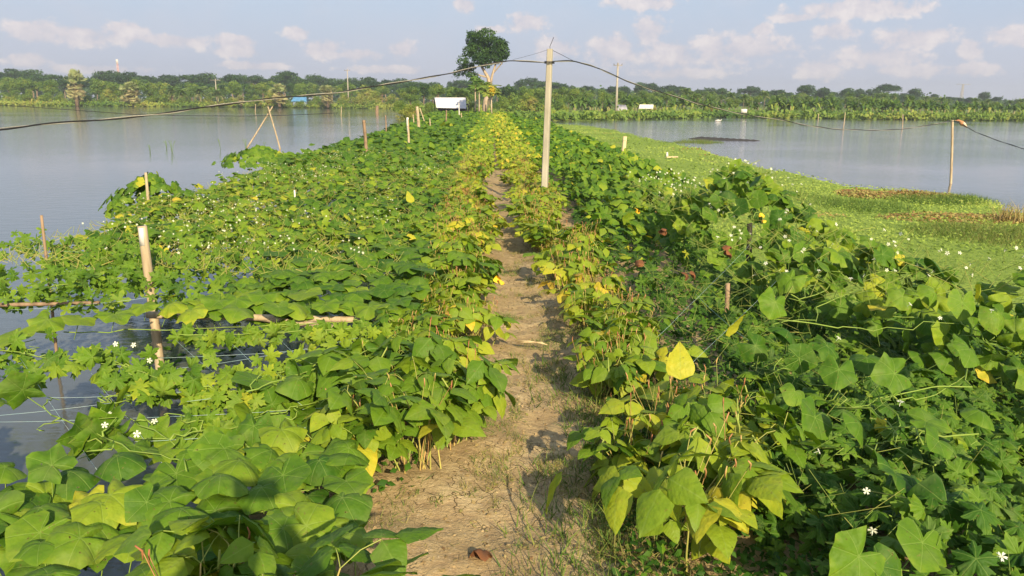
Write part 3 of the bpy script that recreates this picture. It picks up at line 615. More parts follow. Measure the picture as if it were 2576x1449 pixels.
# 5 right side: bitter gourd carpet, big leaves over it
def right_mass():
    a = MB()
    n = 15500; y = 0.9 + 6.2 * rng.random(n) ** 0.95; x = rng.uniform(.65, 5.2, n)
    k = (x < np.minimum(.72 * y + 2.2, 5.0 + .3 * vnoise(y, y, 2, 40))) & (x > np.interp(y, [1.7, 2.4, 3.2, 5, 7], [.80, .80, .95, 1.3, 1.4]) + .15 * vnoise(y, y, 2, 41)) & (rng.random(n) < .35 + .9 * vnoise(x, y, 2.4, 42))
    x, y = x[k], y[k]; m = len(x)
    g = height(x, y); z = np.maximum(g, -.45) + (.12 + .26 * vnoise(x, y, 1.6, 43)) * sstep(.8, 1.5, x) * (1 - .75 * sstep(4.2, 5.2, x)) + rng.uniform(-.14, .05, m)
    gap = (y > 4.0) & (x < 2.15); keep = ~gap | (rng.random(m) < .45); z = np.where(gap, np.maximum(g, -.45) + rng.uniform(.01, .12, m), z); x, y, z = x[keep], y[keep], z[keep]; m = len(x)
    nr = y < 4.6
    for q_, tm in ((nr, BN), (~nr, BM)):
        leaves(a, tm, np.stack([x, y, z], -1)[q_], rng.uniform(.065, .125, q_.sum()), tints(q_.sum(), .36, .09, .008), tilt=.38, bias=(.15, -.35, .8), tipa=-1.57, tips=1.1)
    k = rng.random(m) < .35; p0 = np.stack([x, y, z], -1)[k]; sticks(a, p0 - [0, 0, .15], p0, .002, .3, 1)
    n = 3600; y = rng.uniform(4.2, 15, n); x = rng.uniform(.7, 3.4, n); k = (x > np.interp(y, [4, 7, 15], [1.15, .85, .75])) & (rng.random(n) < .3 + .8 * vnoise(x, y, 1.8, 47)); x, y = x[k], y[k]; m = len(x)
    leaves(a, BM, np.stack([x, y, height(x, y) + rng.uniform(.02, .16, m)], -1), rng.uniform(.06, .12, m), tints(m, .25, .09, .01), tilt=.5, bias=(.1, -.4, .8))  # low leaf fill, its darker tint paints in the shade under the canopy
    n = 1400; y = 1.9 + 4.5 * rng.random(n); x = rng.uniform(1., 3.6, n); k = x < .72 * y + .3; x, y = x[k], y[k]; m = len(x)
    p0 = np.stack([x, y, height(x, y) + .12 + .2 * rng.random(m)], -1)
    sticks(a, p0, p0 + rng.normal(0, 1, (m, 3)) * [.08, .08, .05] + [0, 0, .05], .0013, rng.uniform(.3, .6, m), 1)
    return a.build('bitter_gourd_foliage', [M_bitter, M_stem])
tag(right_mass(), 'dense dark green carpet of cut bitter gourd leaves filling the lower right', 'vines', kind='stuff')
def right_canopy():
    a = MB()
    for (y0, y1, n, tm, s0, s1) in ((2.8, 8.6, 1750, GN, .12, .20), (8.6, 19, 4600, GM, .09, .17)):
        y = rng.uniform(y0, y1, n); x = rng.uniform(1.0, 4.6, n)
        lo = np.interp(y, [2.8, 4.2, 5, 6, 7, 8, 9, 10, 12, 19], [3.3, 2.7, 2.25, 1.95, 1.75, 1.6, 1.3, .9, .62, .9]); hi = np.interp(y, [2.8, 4.6, 5.3, 7.1, 9, 13, 19], [4.3, 3.9, 3.5, 2.95, 2.8, 2.6, 2.3]) + .25 * (vnoise(0 * y, y, 1.5, 45) - .5)
        k = (x > lo) & (x < hi) & (rng.random(n) < .45 + .8 * vnoise(x, y, 1.6, 46)); x, y = x[k], y[k]; m = len(x)
        z = zR(x, y) + rng.uniform(-.20, .05, m) - .22 * np.exp(-(x - lo[k]) / .5) - .25 * np.exp(-(hi[k] - x) / .15) * rng.random(m)
        leaves(a, tm, np.stack([x, y, z], -1), rng.uniform(s0, s1, m), tints(m, .46, .10, .02), tilt=.42, bias=(.25, -.45, .7), tipa=-1.2, tips=1.2, pet=.1 if y0 < 8 else None)
    n = 900; y = rng.uniform(4.8, 11, n); x = rng.uniform(1.5, 3.7, n); k = x < np.interp(y, [4.6, 7, 11], [3.7, 3.0, 2.7]); x, y = x[k], y[k]; m = len(x)
    p0 = np.stack([x, y, zR(x, y) - .05], -1); sticks(a, p0, p0 + rng.normal(0, 1, (m, 3)) * [.12, .12, .03] + [0, 0, .09], .002, rng.uniform(.35, .65, m), 1)
    n = 260; y = rng.uniform(5, 12, n); x = rng.uniform(1.7, 3.6, n); k = x < np.interp(y, [4.6, 7, 11], [3.7, 3.05, 2.7]); x, y = x[k], y[k]; m = len(x)
    fp = np.stack([x, y, zR(x, y) + rng.uniform(.02, .12, m)], -1)
    a.scatter(FL, fp, orient(rdir(m, .5, (.2, -.6, .6)), yaw(m)), rng.uniform(.011, .018, m), .5, 2); sticks(a, fp - [0, 0, .1], fp, .0014, .5, 1)
    return a.build('gourd_vine_canopy', [M_gourd, M_stem, M_petal])
tag(right_canopy(), 'gourd canopy with white flowers on the raised right trellis', 'vines', kind='stuff')
def right_low():
    a = MB(); 
    for (y0, y1, n, s0, s1) in ((7.5, 16, 4200, .07, .14), (16, 30, 5200, .09, .17), (30, 88, 6500, .15, .32)):
        y = rng.uniform(y0, y1, n); x = cxp(y) + rng.uniform(.5, 6.2, n); k = (x < np.interp(y, [7, 12, 20, 30, 60, 90], [1.5, 1.4, 3.6, 4.6, 3.4, 3.4])) & (x > cxp(y) + np.interp(y, [7, 14, 30], [1.1, .95, .6])); x, y = x[k], y[k]; m = len(x)
        z = height(x, y) + .12 + .22 * vnoise(x, y, 1.2, 51) + rng.uniform(-.08, .08, m)
        leaves(a, GF if y0 > 10 else OL, np.stack([x, y, z], -1), rng.uniform(s0, s1, m), tints(m, .45, .10, .03), tilt=.45)
    return a.build('creeper_ground_cover', M_small)
tag(right_low(), 'low dark green creeper along the right side of the bank behind the concrete post', 'ground cover', kind='stuff')
# individual big vines on the right
def patch(label, items, tint, seed_st, tilt=.3, tm=GN, fl=None):
    pos = np.array([P(px, py, z) for px, py, z, s in items]); sz = np.array([s for *_, s in items]) * .85
    st = [wander(pos[k] - [0, 0, .1], pos[(k + 1) % len(pos)] - [0, 0, .13], 12, .10, .05) for k in range(len(pos) - 1)] or [wander(pos[0] - [0, 0, .2], pos[0], 6, .03)]
    f = np.array([P(px, py, z) for px, py, z in fl]) if fl else None
    return vine('gourd_vine', label, 'vine', st, [(tm, pos, sz, tints(len(pos), tint, .05, 0), dict(tilt=tilt, bias=(.25, -.55, .7), tipa=-1.4, tips=.7, pet=.1))], flowers=f)
patch('two round gourd leaves low at the bottom edge, right of the path', [(2320, 1365, .3, .22), (2160, 1400, .3, .21), (2215, 1425, .25, .17)], .40, 0, fl=[(2195, 1335, .35), (2520, 1400, .3)])
patch('large gourd leaves above the bitter gourd carpet in the middle of the lower right', [(2050, 1050, .35, .23), (2160, 1065, .36, .2), (2330, 1060, .36, .2), (2250, 940, .4, .22), (2440, 880, .42, .21), (2110, 930, .4, .2), (2360, 1110, .34, .17), (2470, 1035, .36, .18), (2000, 985, .35, .15)], .42, 1, fl=[(2265, 1010, .45), (2060, 1135, .42), (2365, 800, .5)])
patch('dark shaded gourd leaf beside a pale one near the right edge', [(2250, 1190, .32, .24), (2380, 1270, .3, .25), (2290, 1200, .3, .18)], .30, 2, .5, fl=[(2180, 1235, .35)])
patch('overlapping round gourd leaves at the outer edge of the right trellis', [(2060, 660, .55, .25), (1990, 700, .52, .22), (2110, 640, .58, .22), (2220, 640, .55, .2), (2190, 600, .56, .18), (2300, 660, .5, .2), (2160, 690, .5, .19), (1950, 760, .5, .22), (2420, 760, .48, .23), (2510, 790, .46, .22), (2350, 735, .48, .2), (2270, 745, .46, .2)], .45, 3, .25, fl=[(1975, 595, .7), (2060, 680, .62), (2140, 700, .6), (2250, 608, .65), (2175, 690, .6), (2290, 765, .56), (2495, 780, .55)])
patch('tall twisted gourd leaves reaching up at the peak of the right trellis', [(1865, 430, .95, .22), (1900, 455, .9, .2), (1830, 480, .82, .2), (1905, 500, .75, .22), (1860, 520, .7, .2), (1800, 540, .66, .18), (1960, 545, .62, .2), (1935, 560, .6, .19)], .3, 4, .6, fl=[(1850, 415, 1.0), (1925, 440, .95), (1940, 425, .98)])
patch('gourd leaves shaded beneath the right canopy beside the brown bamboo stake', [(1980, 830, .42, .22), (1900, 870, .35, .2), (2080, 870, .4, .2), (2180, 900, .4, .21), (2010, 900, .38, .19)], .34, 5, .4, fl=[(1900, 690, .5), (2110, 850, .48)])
patch('gourd leaves climbing toward the pale stake on the right trellis', [(1560, 395, .5, .2), (1540, 410, .5, .18), (1585, 412, .5, .18), (1520, 425, .48, .2), (1575, 430, .48, .2), (1500, 445, .46, .19), (1620, 430, .48, .18), (1550, 445, .46, .2)], .42, 6, .4)

# floating weed mat on the right
def weeds():
    a = MB()
    for (y0, y1, n, s0, s1, tm) in ((4.5, 12, 36000, .025, .06, OF), (12, 22, 26000, .04, .09, OF), (22, 75, 20000, .07, .16, OF)):
        y = rng.uniform(y0 if y0 > 5 else 1.0, y1, n); x = rng.uniform(1.2, 15, n); k = (x > np.interp(y, [0, 8, 14, 30, 75], [2.4, 2.6, 2.3, 3.8, 2.2])) & (x < shore_x(y)) & (x < .7 * y + 4.5); x, y = x[k], y[k]; m = len(x)
        z = height(x, y) + rng.uniform(.0, .07, m)
        leaves(a, tm, np.stack([x, y, z], -1), rng.uniform(s0, s1, m) * .8, np.clip(.50 + .5 * (vnoise(x, y, .35, 61) - .5) + rng.normal(0, .045, m) + .38 * (vnoise(x, y, .55, 62) > .80), 0, 1), tilt=.35, bias=(.1, -.25, 1))
    return a.build('floating_weeds', M_weed)
tag(weeds(), 'pale yellow-green mat of water weeds along the right bank', 'water weeds', kind='stuff')
def grass_patch(mb_, cx_, cy_, rx, ry, n, h0, h1, tc_, ts, wsc=1.0):
    r = np.sqrt(rng.random(n)) * rng.uniform(.6, 1.05, n); th = rng.uniform(0, 6.283, n); x = cx_ + rx * r * np.cos(th); y = cy_ + ry * r * np.sin(th)
    pos = np.stack([x, y, np.maximum(height(x, y), WZ) - .01], -1); w = rng.integers(0, 4, n); Rm = orient(rng.normal(0, .28, (n, 3)) + [0, 0, 1.], yaw(n)); h = rng.uniform(h0, h1, n); t = np.clip(rng.normal(tc_, ts, n), 0, 1)
    for k in range(4): q_ = w == k; mb_.scatter(BL[k], pos[q_], Rm[q_], h[q_] , t[q_])
a = MB()
for (px, py, rx, ry, n, h0, h1, t_) in ((2180, 520, 1.1, 1.6, 2600, .07, .16, .25), (2350, 505, 1.2, 1.0, 2400, .07, .18, .28), (2500, 590, 1.5, 1.3, 4600, .07, .15, .5), (2420, 585, 1.2, .9, 2400, .06, .14, .4), (2450, 500, .8, .6, 700, .05, .16, .3), (2030, 500, .7, 1.6, 1400, .05, .13, .3), (2560, 610, 1.0, .8, 1300, .05, .12, .55), (1900, 440, .6, 1.5, 500, .04, .10, .4)):
    c = P(px, py, -.62); grass_patch(a, c[0], c[1], rx, ry, n, h0, h1, t_, .15)
tag(a.build('marsh_grass', M_grass), 'darker tufted grass growing through the weed mat at the right', 'grass', kind='stuff')
a = MB(); c = P(1740, 356, -.66); [grass_patch(a, c[0] + dx, c[1] + dy, rx, rx * .9, int(700 * rx), .05, hh, .42, .15) for dx, dy, rx, hh in ((-1.2, -1.2, .7, .12), (-.5, -.4, .8, .18), (.2, .3, .9, .26), (.9, .1, .7, .22), (1.4, -.3, .5, .16), (-1.8, -2., .6, .10), (.4, -1.2, .6, .14))]
tag(a.build('reed_tussock', M_grass), 'grassy tussock at the tip of the weed mat in the right pond', 'reeds')
a = MB(); c0, c1 = P(1765, 350, WZ), P(1895, 354, WZ)
for k in range(9):
    t = k / 8; q_ = c0 * (1 - t) + c1 * t
    th = np.linspace(0, 6.283, 12, endpoint=False); rx, ry = .7 * (1 - .4 * t), 1.5 * (1 - .6 * t); V = [(q_[0], q_[1], WZ + .17 * (1 - .5 * t))] + [(q_[0] + rx * math.cos(v) * 1.3, q_[1] + ry * math.sin(v) * random.uniform(.8, 1.2), WZ - .02) for v in th]
    a.add(V, [(0, 1 + i, 1 + (i + 1) % 12) for i in range(12)], None)
tag(a.build('mud_bar', M_dark), 'low dark mud bar lying in the right pond beside the tussock', 'mud bar')
# rusty dead patches and a dry straw clump
for (px, py, rx, ry, lab) in ((2170, 487, .6, .9, 'small rusty brown heap of dead weeds at the pond edge'), (2300, 490, 1.1, .9, 'wide rusty brown heap of dead weeds by the right pond'), (2400, 548, 1.5, .8, 'dark brown strip of dead weeds in the mat near the right edge')):
    c = P(px, py, -.6); a = MB(); n = 1500; th = rng.uniform(0, 6.283, n); r = np.sqrt(rng.random(n)); pos = np.stack([c[0] + rx * r * np.cos(th), c[1] + ry * r * np.sin(th), -.62 + .09 * (1 - r) + .02 * rng.random(n)], -1)
    leaves(a, OF, pos, rng.uniform(.03, .09, n), rng.uniform(.86, 1, n), tilt=.4); tag(a.build('dead_weeds', M_weed), lab, 'dead weeds', 'dead weed heaps on the mat')
c = P(2545, 556, -.6); a = MB(); grass_patch(a, c[0], c[1], .35, .2, 160, .2, .42, .85, .06)
tag(a.build('dry_tussock', M_grass), 'dry straw coloured tussock on the weed mat at the right edge', 'dry tussock')

# ------------------------------------------------------------------ bean plants along the path
def make_bean(seed, kind, lod):
    r = np.random.default_rng(seed); t = thing('bean_plant', 'bean plant', 'bean plant')
    st, lf, sk = MB(), MB(), MB(); tmn = TN if lod == 0 else TMd
    ns = {'green': 9, 'yellow': 8, 'lush': 14}[kind]; L0 = []; N0 = []; T0 = []; Z0 = []
    H = {'green': .36, 'yellow': .30, 'lush': .42}[kind]
    for k in range(ns):
        az_ = r.uniform(0, 6.283); ln = r.uniform(.65, 1.1) * H; out_ = r.uniform(.12, .55)
        p = [np.array([r.normal(0, .035), r.normal(0, .035), -.02])]
        dr = np.array([math.cos(az_) * out_, math.sin(az_) * out_, 1.]); dr /= np.linalg.norm(dr)
        for s_ in range(4): p.append(p[-1] + dr * ln / 4 + r.normal(0, .006, 3)); dr = dr + [math.cos(az_) * .06, math.sin(az_) * .06, -.02]; dr /= np.linalg.norm(dr)
        st.tube(p, np.linspace(.0042, .0022, 5), 4 if lod == 0 else 3, r.uniform(.45, .8), cap=False)
        for j_ in ((((2, 3, 4, 4), (3, 4, 4))[k % 2] if kind != 'yellow' else (3, 4)) if lod == 0 else (2, 4, 4)):
            a2 = az_ + r.normal(0, 1.1); pl = r.uniform(.03, .10); e = p[j_] + np.array([math.cos(a2) * pl, math.sin(a2) * pl, pl * r.uniform(.1, .8)])
            st.tube([p[j_], (p[j_] + e) / 2 + [0, 0, .01], e], .0016, 3, r.uniform(.3, .7), cap=False)
            L0.append(e); n = np.array([math.cos(a2) * .3, math.sin(a2) * .3, 1.1]) + r.normal(0, .3, 3) + [.1, -.28, 0]; N0.append(n); T0.append([math.cos(a2), math.sin(a2), -.1])
            Z0.append(r.uniform(.075, .145) * (1 if j_ > 2 else .85))
    L0, N0, T0, Z0 = map(np.array, (L0, N0, T0, Z0)); m = len(L0)
    mean, sd, yl = {'green': (.61, .09, .06), 'yellow': (.67, .08, .07), 'lush': (.53, .07, .02)}[kind]
    tt = np.clip(r.normal(mean, sd, m), .1, .97); yy = r.random(m) < yl; tt[yy] = r.uniform(.78, .95, yy.sum())
    Rm = orient(N0, T0); w = r.integers(0, len(tmn), m)
    for k in range(len(tmn)): q_ = w == k; lf.scatter(tmn[k], L0[q_], Rm[q_], Z0[q_], tt[q_])
    for k in range({'green': 9, 'yellow': 20, 'lush': 4}[kind] if lod == 0 else 13):      # bare dry flower stalks
        az_ = r.uniform(0, 6.283); rr = r.uniform(0, .09); b = np.array([math.cos(az_) * rr, math.sin(az_) * rr, .05]); h = r.uniform(.20, .38) * H / .36
        e = b + [math.cos(az_) * h * r.uniform(.02, .45), math.sin(az_) * h * r.uniform(.02, .45), h]; mid = (b + e) / 2 + r.normal(0, .02, 3)
        tv = r.uniform(.60, .88); sk.tube([b, mid, e], [.0017, .0015, .0014], 3, tv, cap=False); sk.tube([e - [0, 0, .022], e, e + [r.normal(0, .006), r.normal(0, .006), .016]], [.0016, .0034, .002], 4, min(1, tv + .15))
    if kind != 'yellow':
        for k in range(3):
            az_ = r.uniform(0, 6.283); b = np.array([math.cos(az_) * .1, math.sin(az_) * .1, H * r.uniform(.7, 1)]); sk.tube([b, b + [math.cos(az_) * .04, math.sin(az_) * .04, -.07], b + [math.cos(az_) * .05, math.sin(az_) * .05, -.17]], [.003, .0045, .0025], 5, .5)
    st.build('stems', M_stem, t); lf.build('leaves', M_bean, t); sk.build('flower_stalks', M_stem, t)
    return t
protos = {(k, l): [make_bean(100 + 17 * i + 5 * l + len(k), k, l) for i in range(n)] for (k, l, n) in (('green', 0, 6), ('yellow', 0, 4), ('lush', 0, 4), ('green', 1, 4), ('yellow', 1, 5))}
used = set(); nbean = [0]
def bean(x, y, kind, sc=1.0, label=None, group=None):
    lod = 0 if y < 7.5 else 1; k2 = kind if (kind, lod) in protos else 'green'; pr = random.choice(protos[(k2, lod)])
    o = pr if pr.name not in used and not used.add(pr.name) else copy_tree(pr)
    side = 'left' if x < cxp(y) else 'right'
    lab = label or {'green': 'green bean plant in the row along the %s side of the path', 'lush': 'bushy dark green bean plant in the row on the %s of the path', 'yellow': 'yellowing bean plant with bare stalks in the row %s of the path'}[k2] % side
    grp = group or {'green': 'green bean plants %s of the path', 'lush': 'bushy bean plants %s of the path', 'yellow': 'yellowing bean plants %s of the path'}[k2] % side
    if label: grp = 'bean plants beside the path'
    else:
        sec = [(4.3, 'beside the wide bare soil'), (5.6, 'level with the thick bamboo post'), (7.5, 'past the yellow blossom'), (9.5, 'halfway to the concrete post'), (11.5, 'a little before the concrete post'), (13.5, 'level with the concrete post'), (99, 'beyond the concrete post')]
        lab = {'green': 'green bean plant', 'lush': 'bushy darker bean plant', 'yellow': 'yellowing bean plant with stalks'}[k2] + ' in the %s %s row, ' % ('inner' if abs(x - float(cxp(y))) < float(hw(y)) * .9 + .33 else 'outer', side) + [n_ for v_, n_ in sec if y < v_][0]
    place(o, (x, y, height1(x, y)), random.uniform(0, 6.283), sc * random.uniform(.88, 1.12), lab, grp, (random.uniform(-.1, .1), random.uniform(-.1, .1)))
    nbean[0] += 1
    return o
HAND = [(-.52, 1.58, 'lush', 1.22, 'nearest bean plant, in the shadow at the bottom edge'), (-.72, 1.78, 'lush', 1.0, 'shaded bean plant just behind the nearest one'),
        (-.42, 3.28, 'lush', 1.1, 'bean clump with brown stalks at the left rim of the wide bare soil'), (-.66, 3.2, 'green', 1.0, 'bean plant with bare stems over the gourd leaves, left of the wide bare soil'), (-.30, 3.55, 'lush', 1.0, 'broad leafed bean plant leaning over the narrowing path from the left'),
        (-.52, 3.75, 'lush', 1.2, 'tall bean plant with pods and upright pointed leaf, left of the path'),
        (.62, 2.62, 'green', 1.15, 'nearest bean plant on the right with drooping yellow-green leaf'), (.50, 3.15, 'green', .95, 'small bean plant overhanging the path on the right, in front of the stalky clump'), (.86, 2.95, 'green', 1.0, 'bean plant with tall brown stalks beside the bitter gourd carpet'),
        (.75, 3.5, 'yellow', 1.05, 'bean plant with a single big bright yellow leaf, right of the path'), (.98, 3.35, 'green', 1.0, 'bean plant with yellow top leaves next to the bitter gourd carpet')]
for h_ in HAND:
    ob = bean(*h_)
    for key, px, py, Yl, sz, ti, nn_, tt_ in (('nearest bean plant on the right', 1905, 1190, 2.55, .20, .70, (.5, -.6, .6), (.75, -.2, -.75)), ('bean plant with a single', 1712, 955, 3.3, .17, .80, (-.1, -1, .35), (0, .15, 1))):
        if h_[4].startswith(key):
            bpy.context.view_layer.update(); q_ = MB(); w_ = D(px, py, Yl); q_.scatter(OL7, w_[None], orient(np.array([nn_]), np.array([tt_])), sz, ti)
            e = q_.build('big_leaf', M_bean, ob); e.matrix_parent_inverse = ob.matrix_world.inverted(); e['label'] = 'single large bright yellow-green leaf'
cand = []
for side in (-1, 1):
    for (y0, y1, w0, w1, dens) in ((3.9, 7.0, .24, .70 if side < 0 else .56, 13), (7.0, 12.0, .22, .70, 12.5), (12, 19, .22, .75, 8)):
        n = int((y1 - y0) * (w1 - w0) * dens)
        for k in range(n):
            y = y0 + (k + random.random()) * (y1 - y0) / n; off = random.uniform(w0, w1) + (.03 if side > 0 else 0)
            x = float(cxp(y)) + side * (float(hw(y)) * .9 + off - .12); cand.append((x, y, side))
cand.sort(key=lambda c: c[1])
for (x, y, side) in cand[:286]:
    py_ = np.interp(y, [3.5, 5, 7, 9, 13, 19], [.12, .2, .35, .6, .85, .95]) if side < 0 else np.interp(y, [3.5, 5, 6, 8, 13], [.15, .3, .6, .7, .95])
    kd = 'yellow' if random.random() < py_ else ('lush' if random.random() < .35 else 'green')
    bean(x, y, kd, .84 if y < 6.5 else .92)
ymax = cand[min(285, len(cand) - 1)][1]
for ps_ in protos.values():
    for p_ in ps_:
        if p_.name not in used:
            for c_ in list(p_.children): bpy.data.objects.remove(c_)
            bpy.data.objects.remove(p_)
def far_beans():
    a = MB(); n = 15000; y = ymax + (78 - ymax) * rng.random(n) ** 1.35; d_ = rng.uniform(.1, 1.0, n) * rng.choice([-1, 1], n); x = cxp(y) + d_
    z = height(x, y) + rng.uniform(.03, .36, n) * np.interp(np.abs(d_), [0, .2, 1], [.3, .9, 1])
    tt = np.clip(np.where(d_ < 0, .60, .68) + rng.normal(0, .11, n), .2, .92)
    leaves(a, OF, np.stack([x, y, z], -1), np.interp(y, [12, 30, 80], [.11, .15, .30]), tt, tilt=.6, bias=(.2, -.5, .6))
    k = rng.random(n) < .3; p0 = np.stack([x, y, z], -1)[k]; sticks(a, p0 - [0, 0, .2], p0 + [0, 0, .05], .004, .7, 1)
    return a.build('bean_row_far', [M_bean, M_stem])
tag(far_beans(), 'yellow haze of ripening bean plants lining the far end of the path', 'bean plants', kind='stuff')

# ------------------------------------------------------------------ grass and litter on the path
def path_grass():
    a = MB(); n = 46000; y = 1.7 + 7 * rng.random(n) ** 1.4; d_ = rng.normal(0, .33, n) + .06; x = cxp(y) + d_
    w = vnoise(x, y, 3.2, 71) + .5 * vnoise(x, y, 9, 72); thr = np.where(d_ > .3, .42, np.where(d_ < -.38, .66, .90)); k = (w > thr) & (np.abs(d_) < 1.0); x, y, d_ = x[k], y[k], d_[k]; m = len(x)
    pos = np.stack([x, y, height(x, y) - .004], -1); Rm = orient(rng.normal(0, .75, (m, 3)) + [0, 0, 1.], yaw(m)); h = rng.uniform(.02, .06, m) * (1 + .8 * (d_ > .35))
    t = np.clip(rng.normal(.64, .18, m) - .15 * (vnoise(x, y, 2, 73) > .5), 0, 1); v = rng.integers(0, 4, m)
    for q in range(4): s_ = v == q; a.scatter(BL[q], pos[s_], Rm[s_], h[s_] * 1.0, t[s_])
    return a.build('path_grass', M_grass)
tag(path_grass(), 'short dry grass tufts creeping over the bare soil of the path', 'grass', kind='stuff')
def litter():
    a = MB(); n = 1700; y = 1.7 + 8 * rng.random(n) ** 1.5; x = cxp(y) + rng.normal(.05, .36, n)
    leaves(a, OF, np.stack([x, y, height(x, y) + .006], -1), rng.uniform(.008, .028, n), rng.uniform(.7, 1, n), tilt=.25, bias=(0, 0, 1))
    n = 700; y = 1.7 + 8 * rng.random(n) ** 1.4; x = cxp(y) + rng.normal(.05, .36, n); p0 = np.stack([x, y, height(x, y) + .004], -1); sticks(a, p0, p0 + rng.normal(0, 1, (n, 3)) * [.025, .025, .002], .0011, rng.uniform(.65, .9, n))
    n = 1500; y = 1.7 + 6 * rng.random(n) ** 1.3; x = cxp(y) + rng.normal(0, .3, n); v0 = np.array([(1, 0, 0), (0, 1, 0), (-1, 0, 0), (0, -1, 0), (0, 0, .7)]); b = MB()
    b.scatter((v0, np.array([(0, 1, 4), (1, 2, 4), (2, 3, 4), (3, 0, 4)]), None, v0[:, :2]), np.stack([x, y, height(x, y) - .001], -1), orient(rng.normal(0, .3, (n, 3)) + [0, 0, 1.], yaw(n)), rng.uniform(.003, .011, n), 0.0)
    tag(b.build('soil_crumbs', M_ground), 'small dry clods and crumbs of soil on the path', 'soil', kind='stuff'); return a.build('leaf_litter', M_grass)
tag(litter(), 'dry leaf scraps and straw bits littering the path', 'leaf litter', kind='stuff')
def weeds_right():
    a = MB(); n = 9000; y = 1.7 + 3.2 * rng.random(n) ** 1.2; x = cxp(y) + np.abs(rng.normal(.60, .28, n)); k = vnoise(x, y, 3, 75) > .3; x, y = x[k], y[k]; m = len(x)
    pos = np.stack([x, y, height(x, y) - .004], -1); Rm = orient(rng.normal(0, .4, (m, 3)) + [0, 0, 1.], yaw(m)); v = rng.integers(0, 4, m); h = rng.uniform(.03, .11, m)
    for q in range(4): s_ = v == q; a.scatter(BL[q], pos[s_], Rm[s_], h[s_], np.clip(rng.normal(.35, .15, s_.sum()), 0, 1))
    n = 7000; y = 1.7 + 5 * rng.random(n) ** 1.3; x = cxp(y) + rng.uniform(.42, 1.3, n); pos = np.stack([x, y, height(x, y) + rng.uniform(.01, .09, n)], -1)
    leaves(a, OF, pos, rng.uniform(.015, .045, n), rng.normal(.25, .1, n), tilt=.6, mat=1)
    n = 1500; y = 3 + 5 * rng.random(n); x = cxp(y) - rng.uniform(.4, 1.2, n); pos = np.stack([x, y, height(x, y) + rng.uniform(.01, .09, n)], -1)
    leaves(a, OF, pos, rng.uniform(.015, .05, n), rng.normal(.3, .1, n), tilt=.6, mat=1)
    return a.build('undergrowth', [M_grass, M_small])
tag(weeds_right(), 'green weeds and grass growing under the bean rows', 'weeds', kind='stuff')
def curled(name, px, py, z, size, label, cat, mat, n=1, grp=None, tm=None):
    c = P(px, py, z); a = MB(); m = n; pos = np.zeros((m, 3)) + rng.normal(0, .02, (m, 3)) * (n > 1)
    leaves(a, tm or [ring_leaf(f_gourd(.05, .5, 3, .02), 14, 3, .45, .14, 3, .2, 77)], pos, np.full(m, size), .97, tilt=.6)
    o = a.build(name, mat); o.location = tuple(c); return tag(o, label, cat, grp)
curled('dry_leaf', 1215, 1385, .01, .085, 'curled reddish brown leaf on the bare soil near the bottom edge', 'dry leaf', M_dry)
for px, py, z, l in ((1665, 580, .45, 'rust brown dead leaf under the right canopy, below the yellow flower'), (1745, 690, .35, 'hanging red-brown dead leaf left of the brown bamboo stake'), (1610, 655, .3, 'crumpled brown leaf behind the right bean row'), (1832, 635, .55, 'orange brown dying leaf at the right trellis peak')):
    curled('dead_leaf', px, py, z, .075, l, 'dead leaf', M_dry, 2, 'dead leaves under the right canopy')
for px, py, z, s_, l in ((1601, 526, .55, .09, 'open yellow gourd flower above the right vines'), (1928, 545, .7, .08, 'yellow flower at the back of the right trellis peak'), (1255, 712, .3, .1, 'yellow leafed blossom leaning over the path from the left')):
    curled('yellow_flower', px, py, z, s_ * .62, l, 'flower', M_yflower, 2, 'yellow gourd flowers')
for k, (a_, b_, l) in enumerate((((1300, 858), (1372, 866), 'pair of pale straw stalks lying across the narrow path'), ((1108, 393), (1140, 400), 'bundle of dry straw on the left vines near the yellow beans'))):
    p, q_ = P(*a_, .02 if k == 0 else .32), P(*b_, .02 if k == 0 else .32); mb = MB()
    for j_ in range(3 if k == 0 else 9): o_ = rng.normal(0, .012 if k == 0 else .05, 3) * [1, 1, .3]; mb.tube([p + o_, (p + q_) / 2 + o_ * .5 + [0, 0, .01], q_ - o_], .004 if k == 0 else .012, 5)
    tag(mb.build('straw', M_straw), l, 'straw')

# ------------------------------------------------------------------ posts, stakes, rails
def pole_between(name, p, q_, r, mat, label, cat, group=None, nodes=True, r2=None, cap_mat=None, sides=10):
    p, q_ = np.asarray(p, float), np.asarray(q_, float); L = np.linalg.norm(q_ - p); t = thing(name, label, cat, p, 0, group)
    n = max(6, int(L / .08)); k = np.linspace(0, 1, n); line = (q_ - p)[None] * k[:, None] + np.stack([np.sin(k * 3) * .012, np.cos(k * 4) * .008 - .008, 0 * k], -1) * min(1, L)
    rad = np.linspace(r, r2 or r * .85, n)
    if nodes:
        d0 = np.arange(.13, L, .24); kk = np.concatenate([[0, 1]] + [[(d_ - .012) / L, d_ / L, (d_ + .012) / L] for d_ in d0 if d_ + .02 < L] + [np.linspace(0, 1, n)[1:-1]]); kk = np.unique(np.clip(kk, 0, 1))
        line = np.stack([np.interp(kk, k, line[:, c]) for c in range(3)], -1); rad = np.interp(kk, k, rad) * np.where(np.abs(kk[:, None] * L - d0[None]).min(1) < .002, 1.16, 1.0) if len(d0) else np.interp(kk, k, rad)
    a = MB(); a.tube(line, rad, sides); a.build('shaft', mat, t)
    if cap_mat:
        u = (q_ - p) / L; b = MB(); b.tube([line[-1] - u * cap_mat[1], line[-1] + u * .004], [rad[-1] * 1.06] * 2, sides); b.build('painted_end', cap_mat[0], t)
    return t
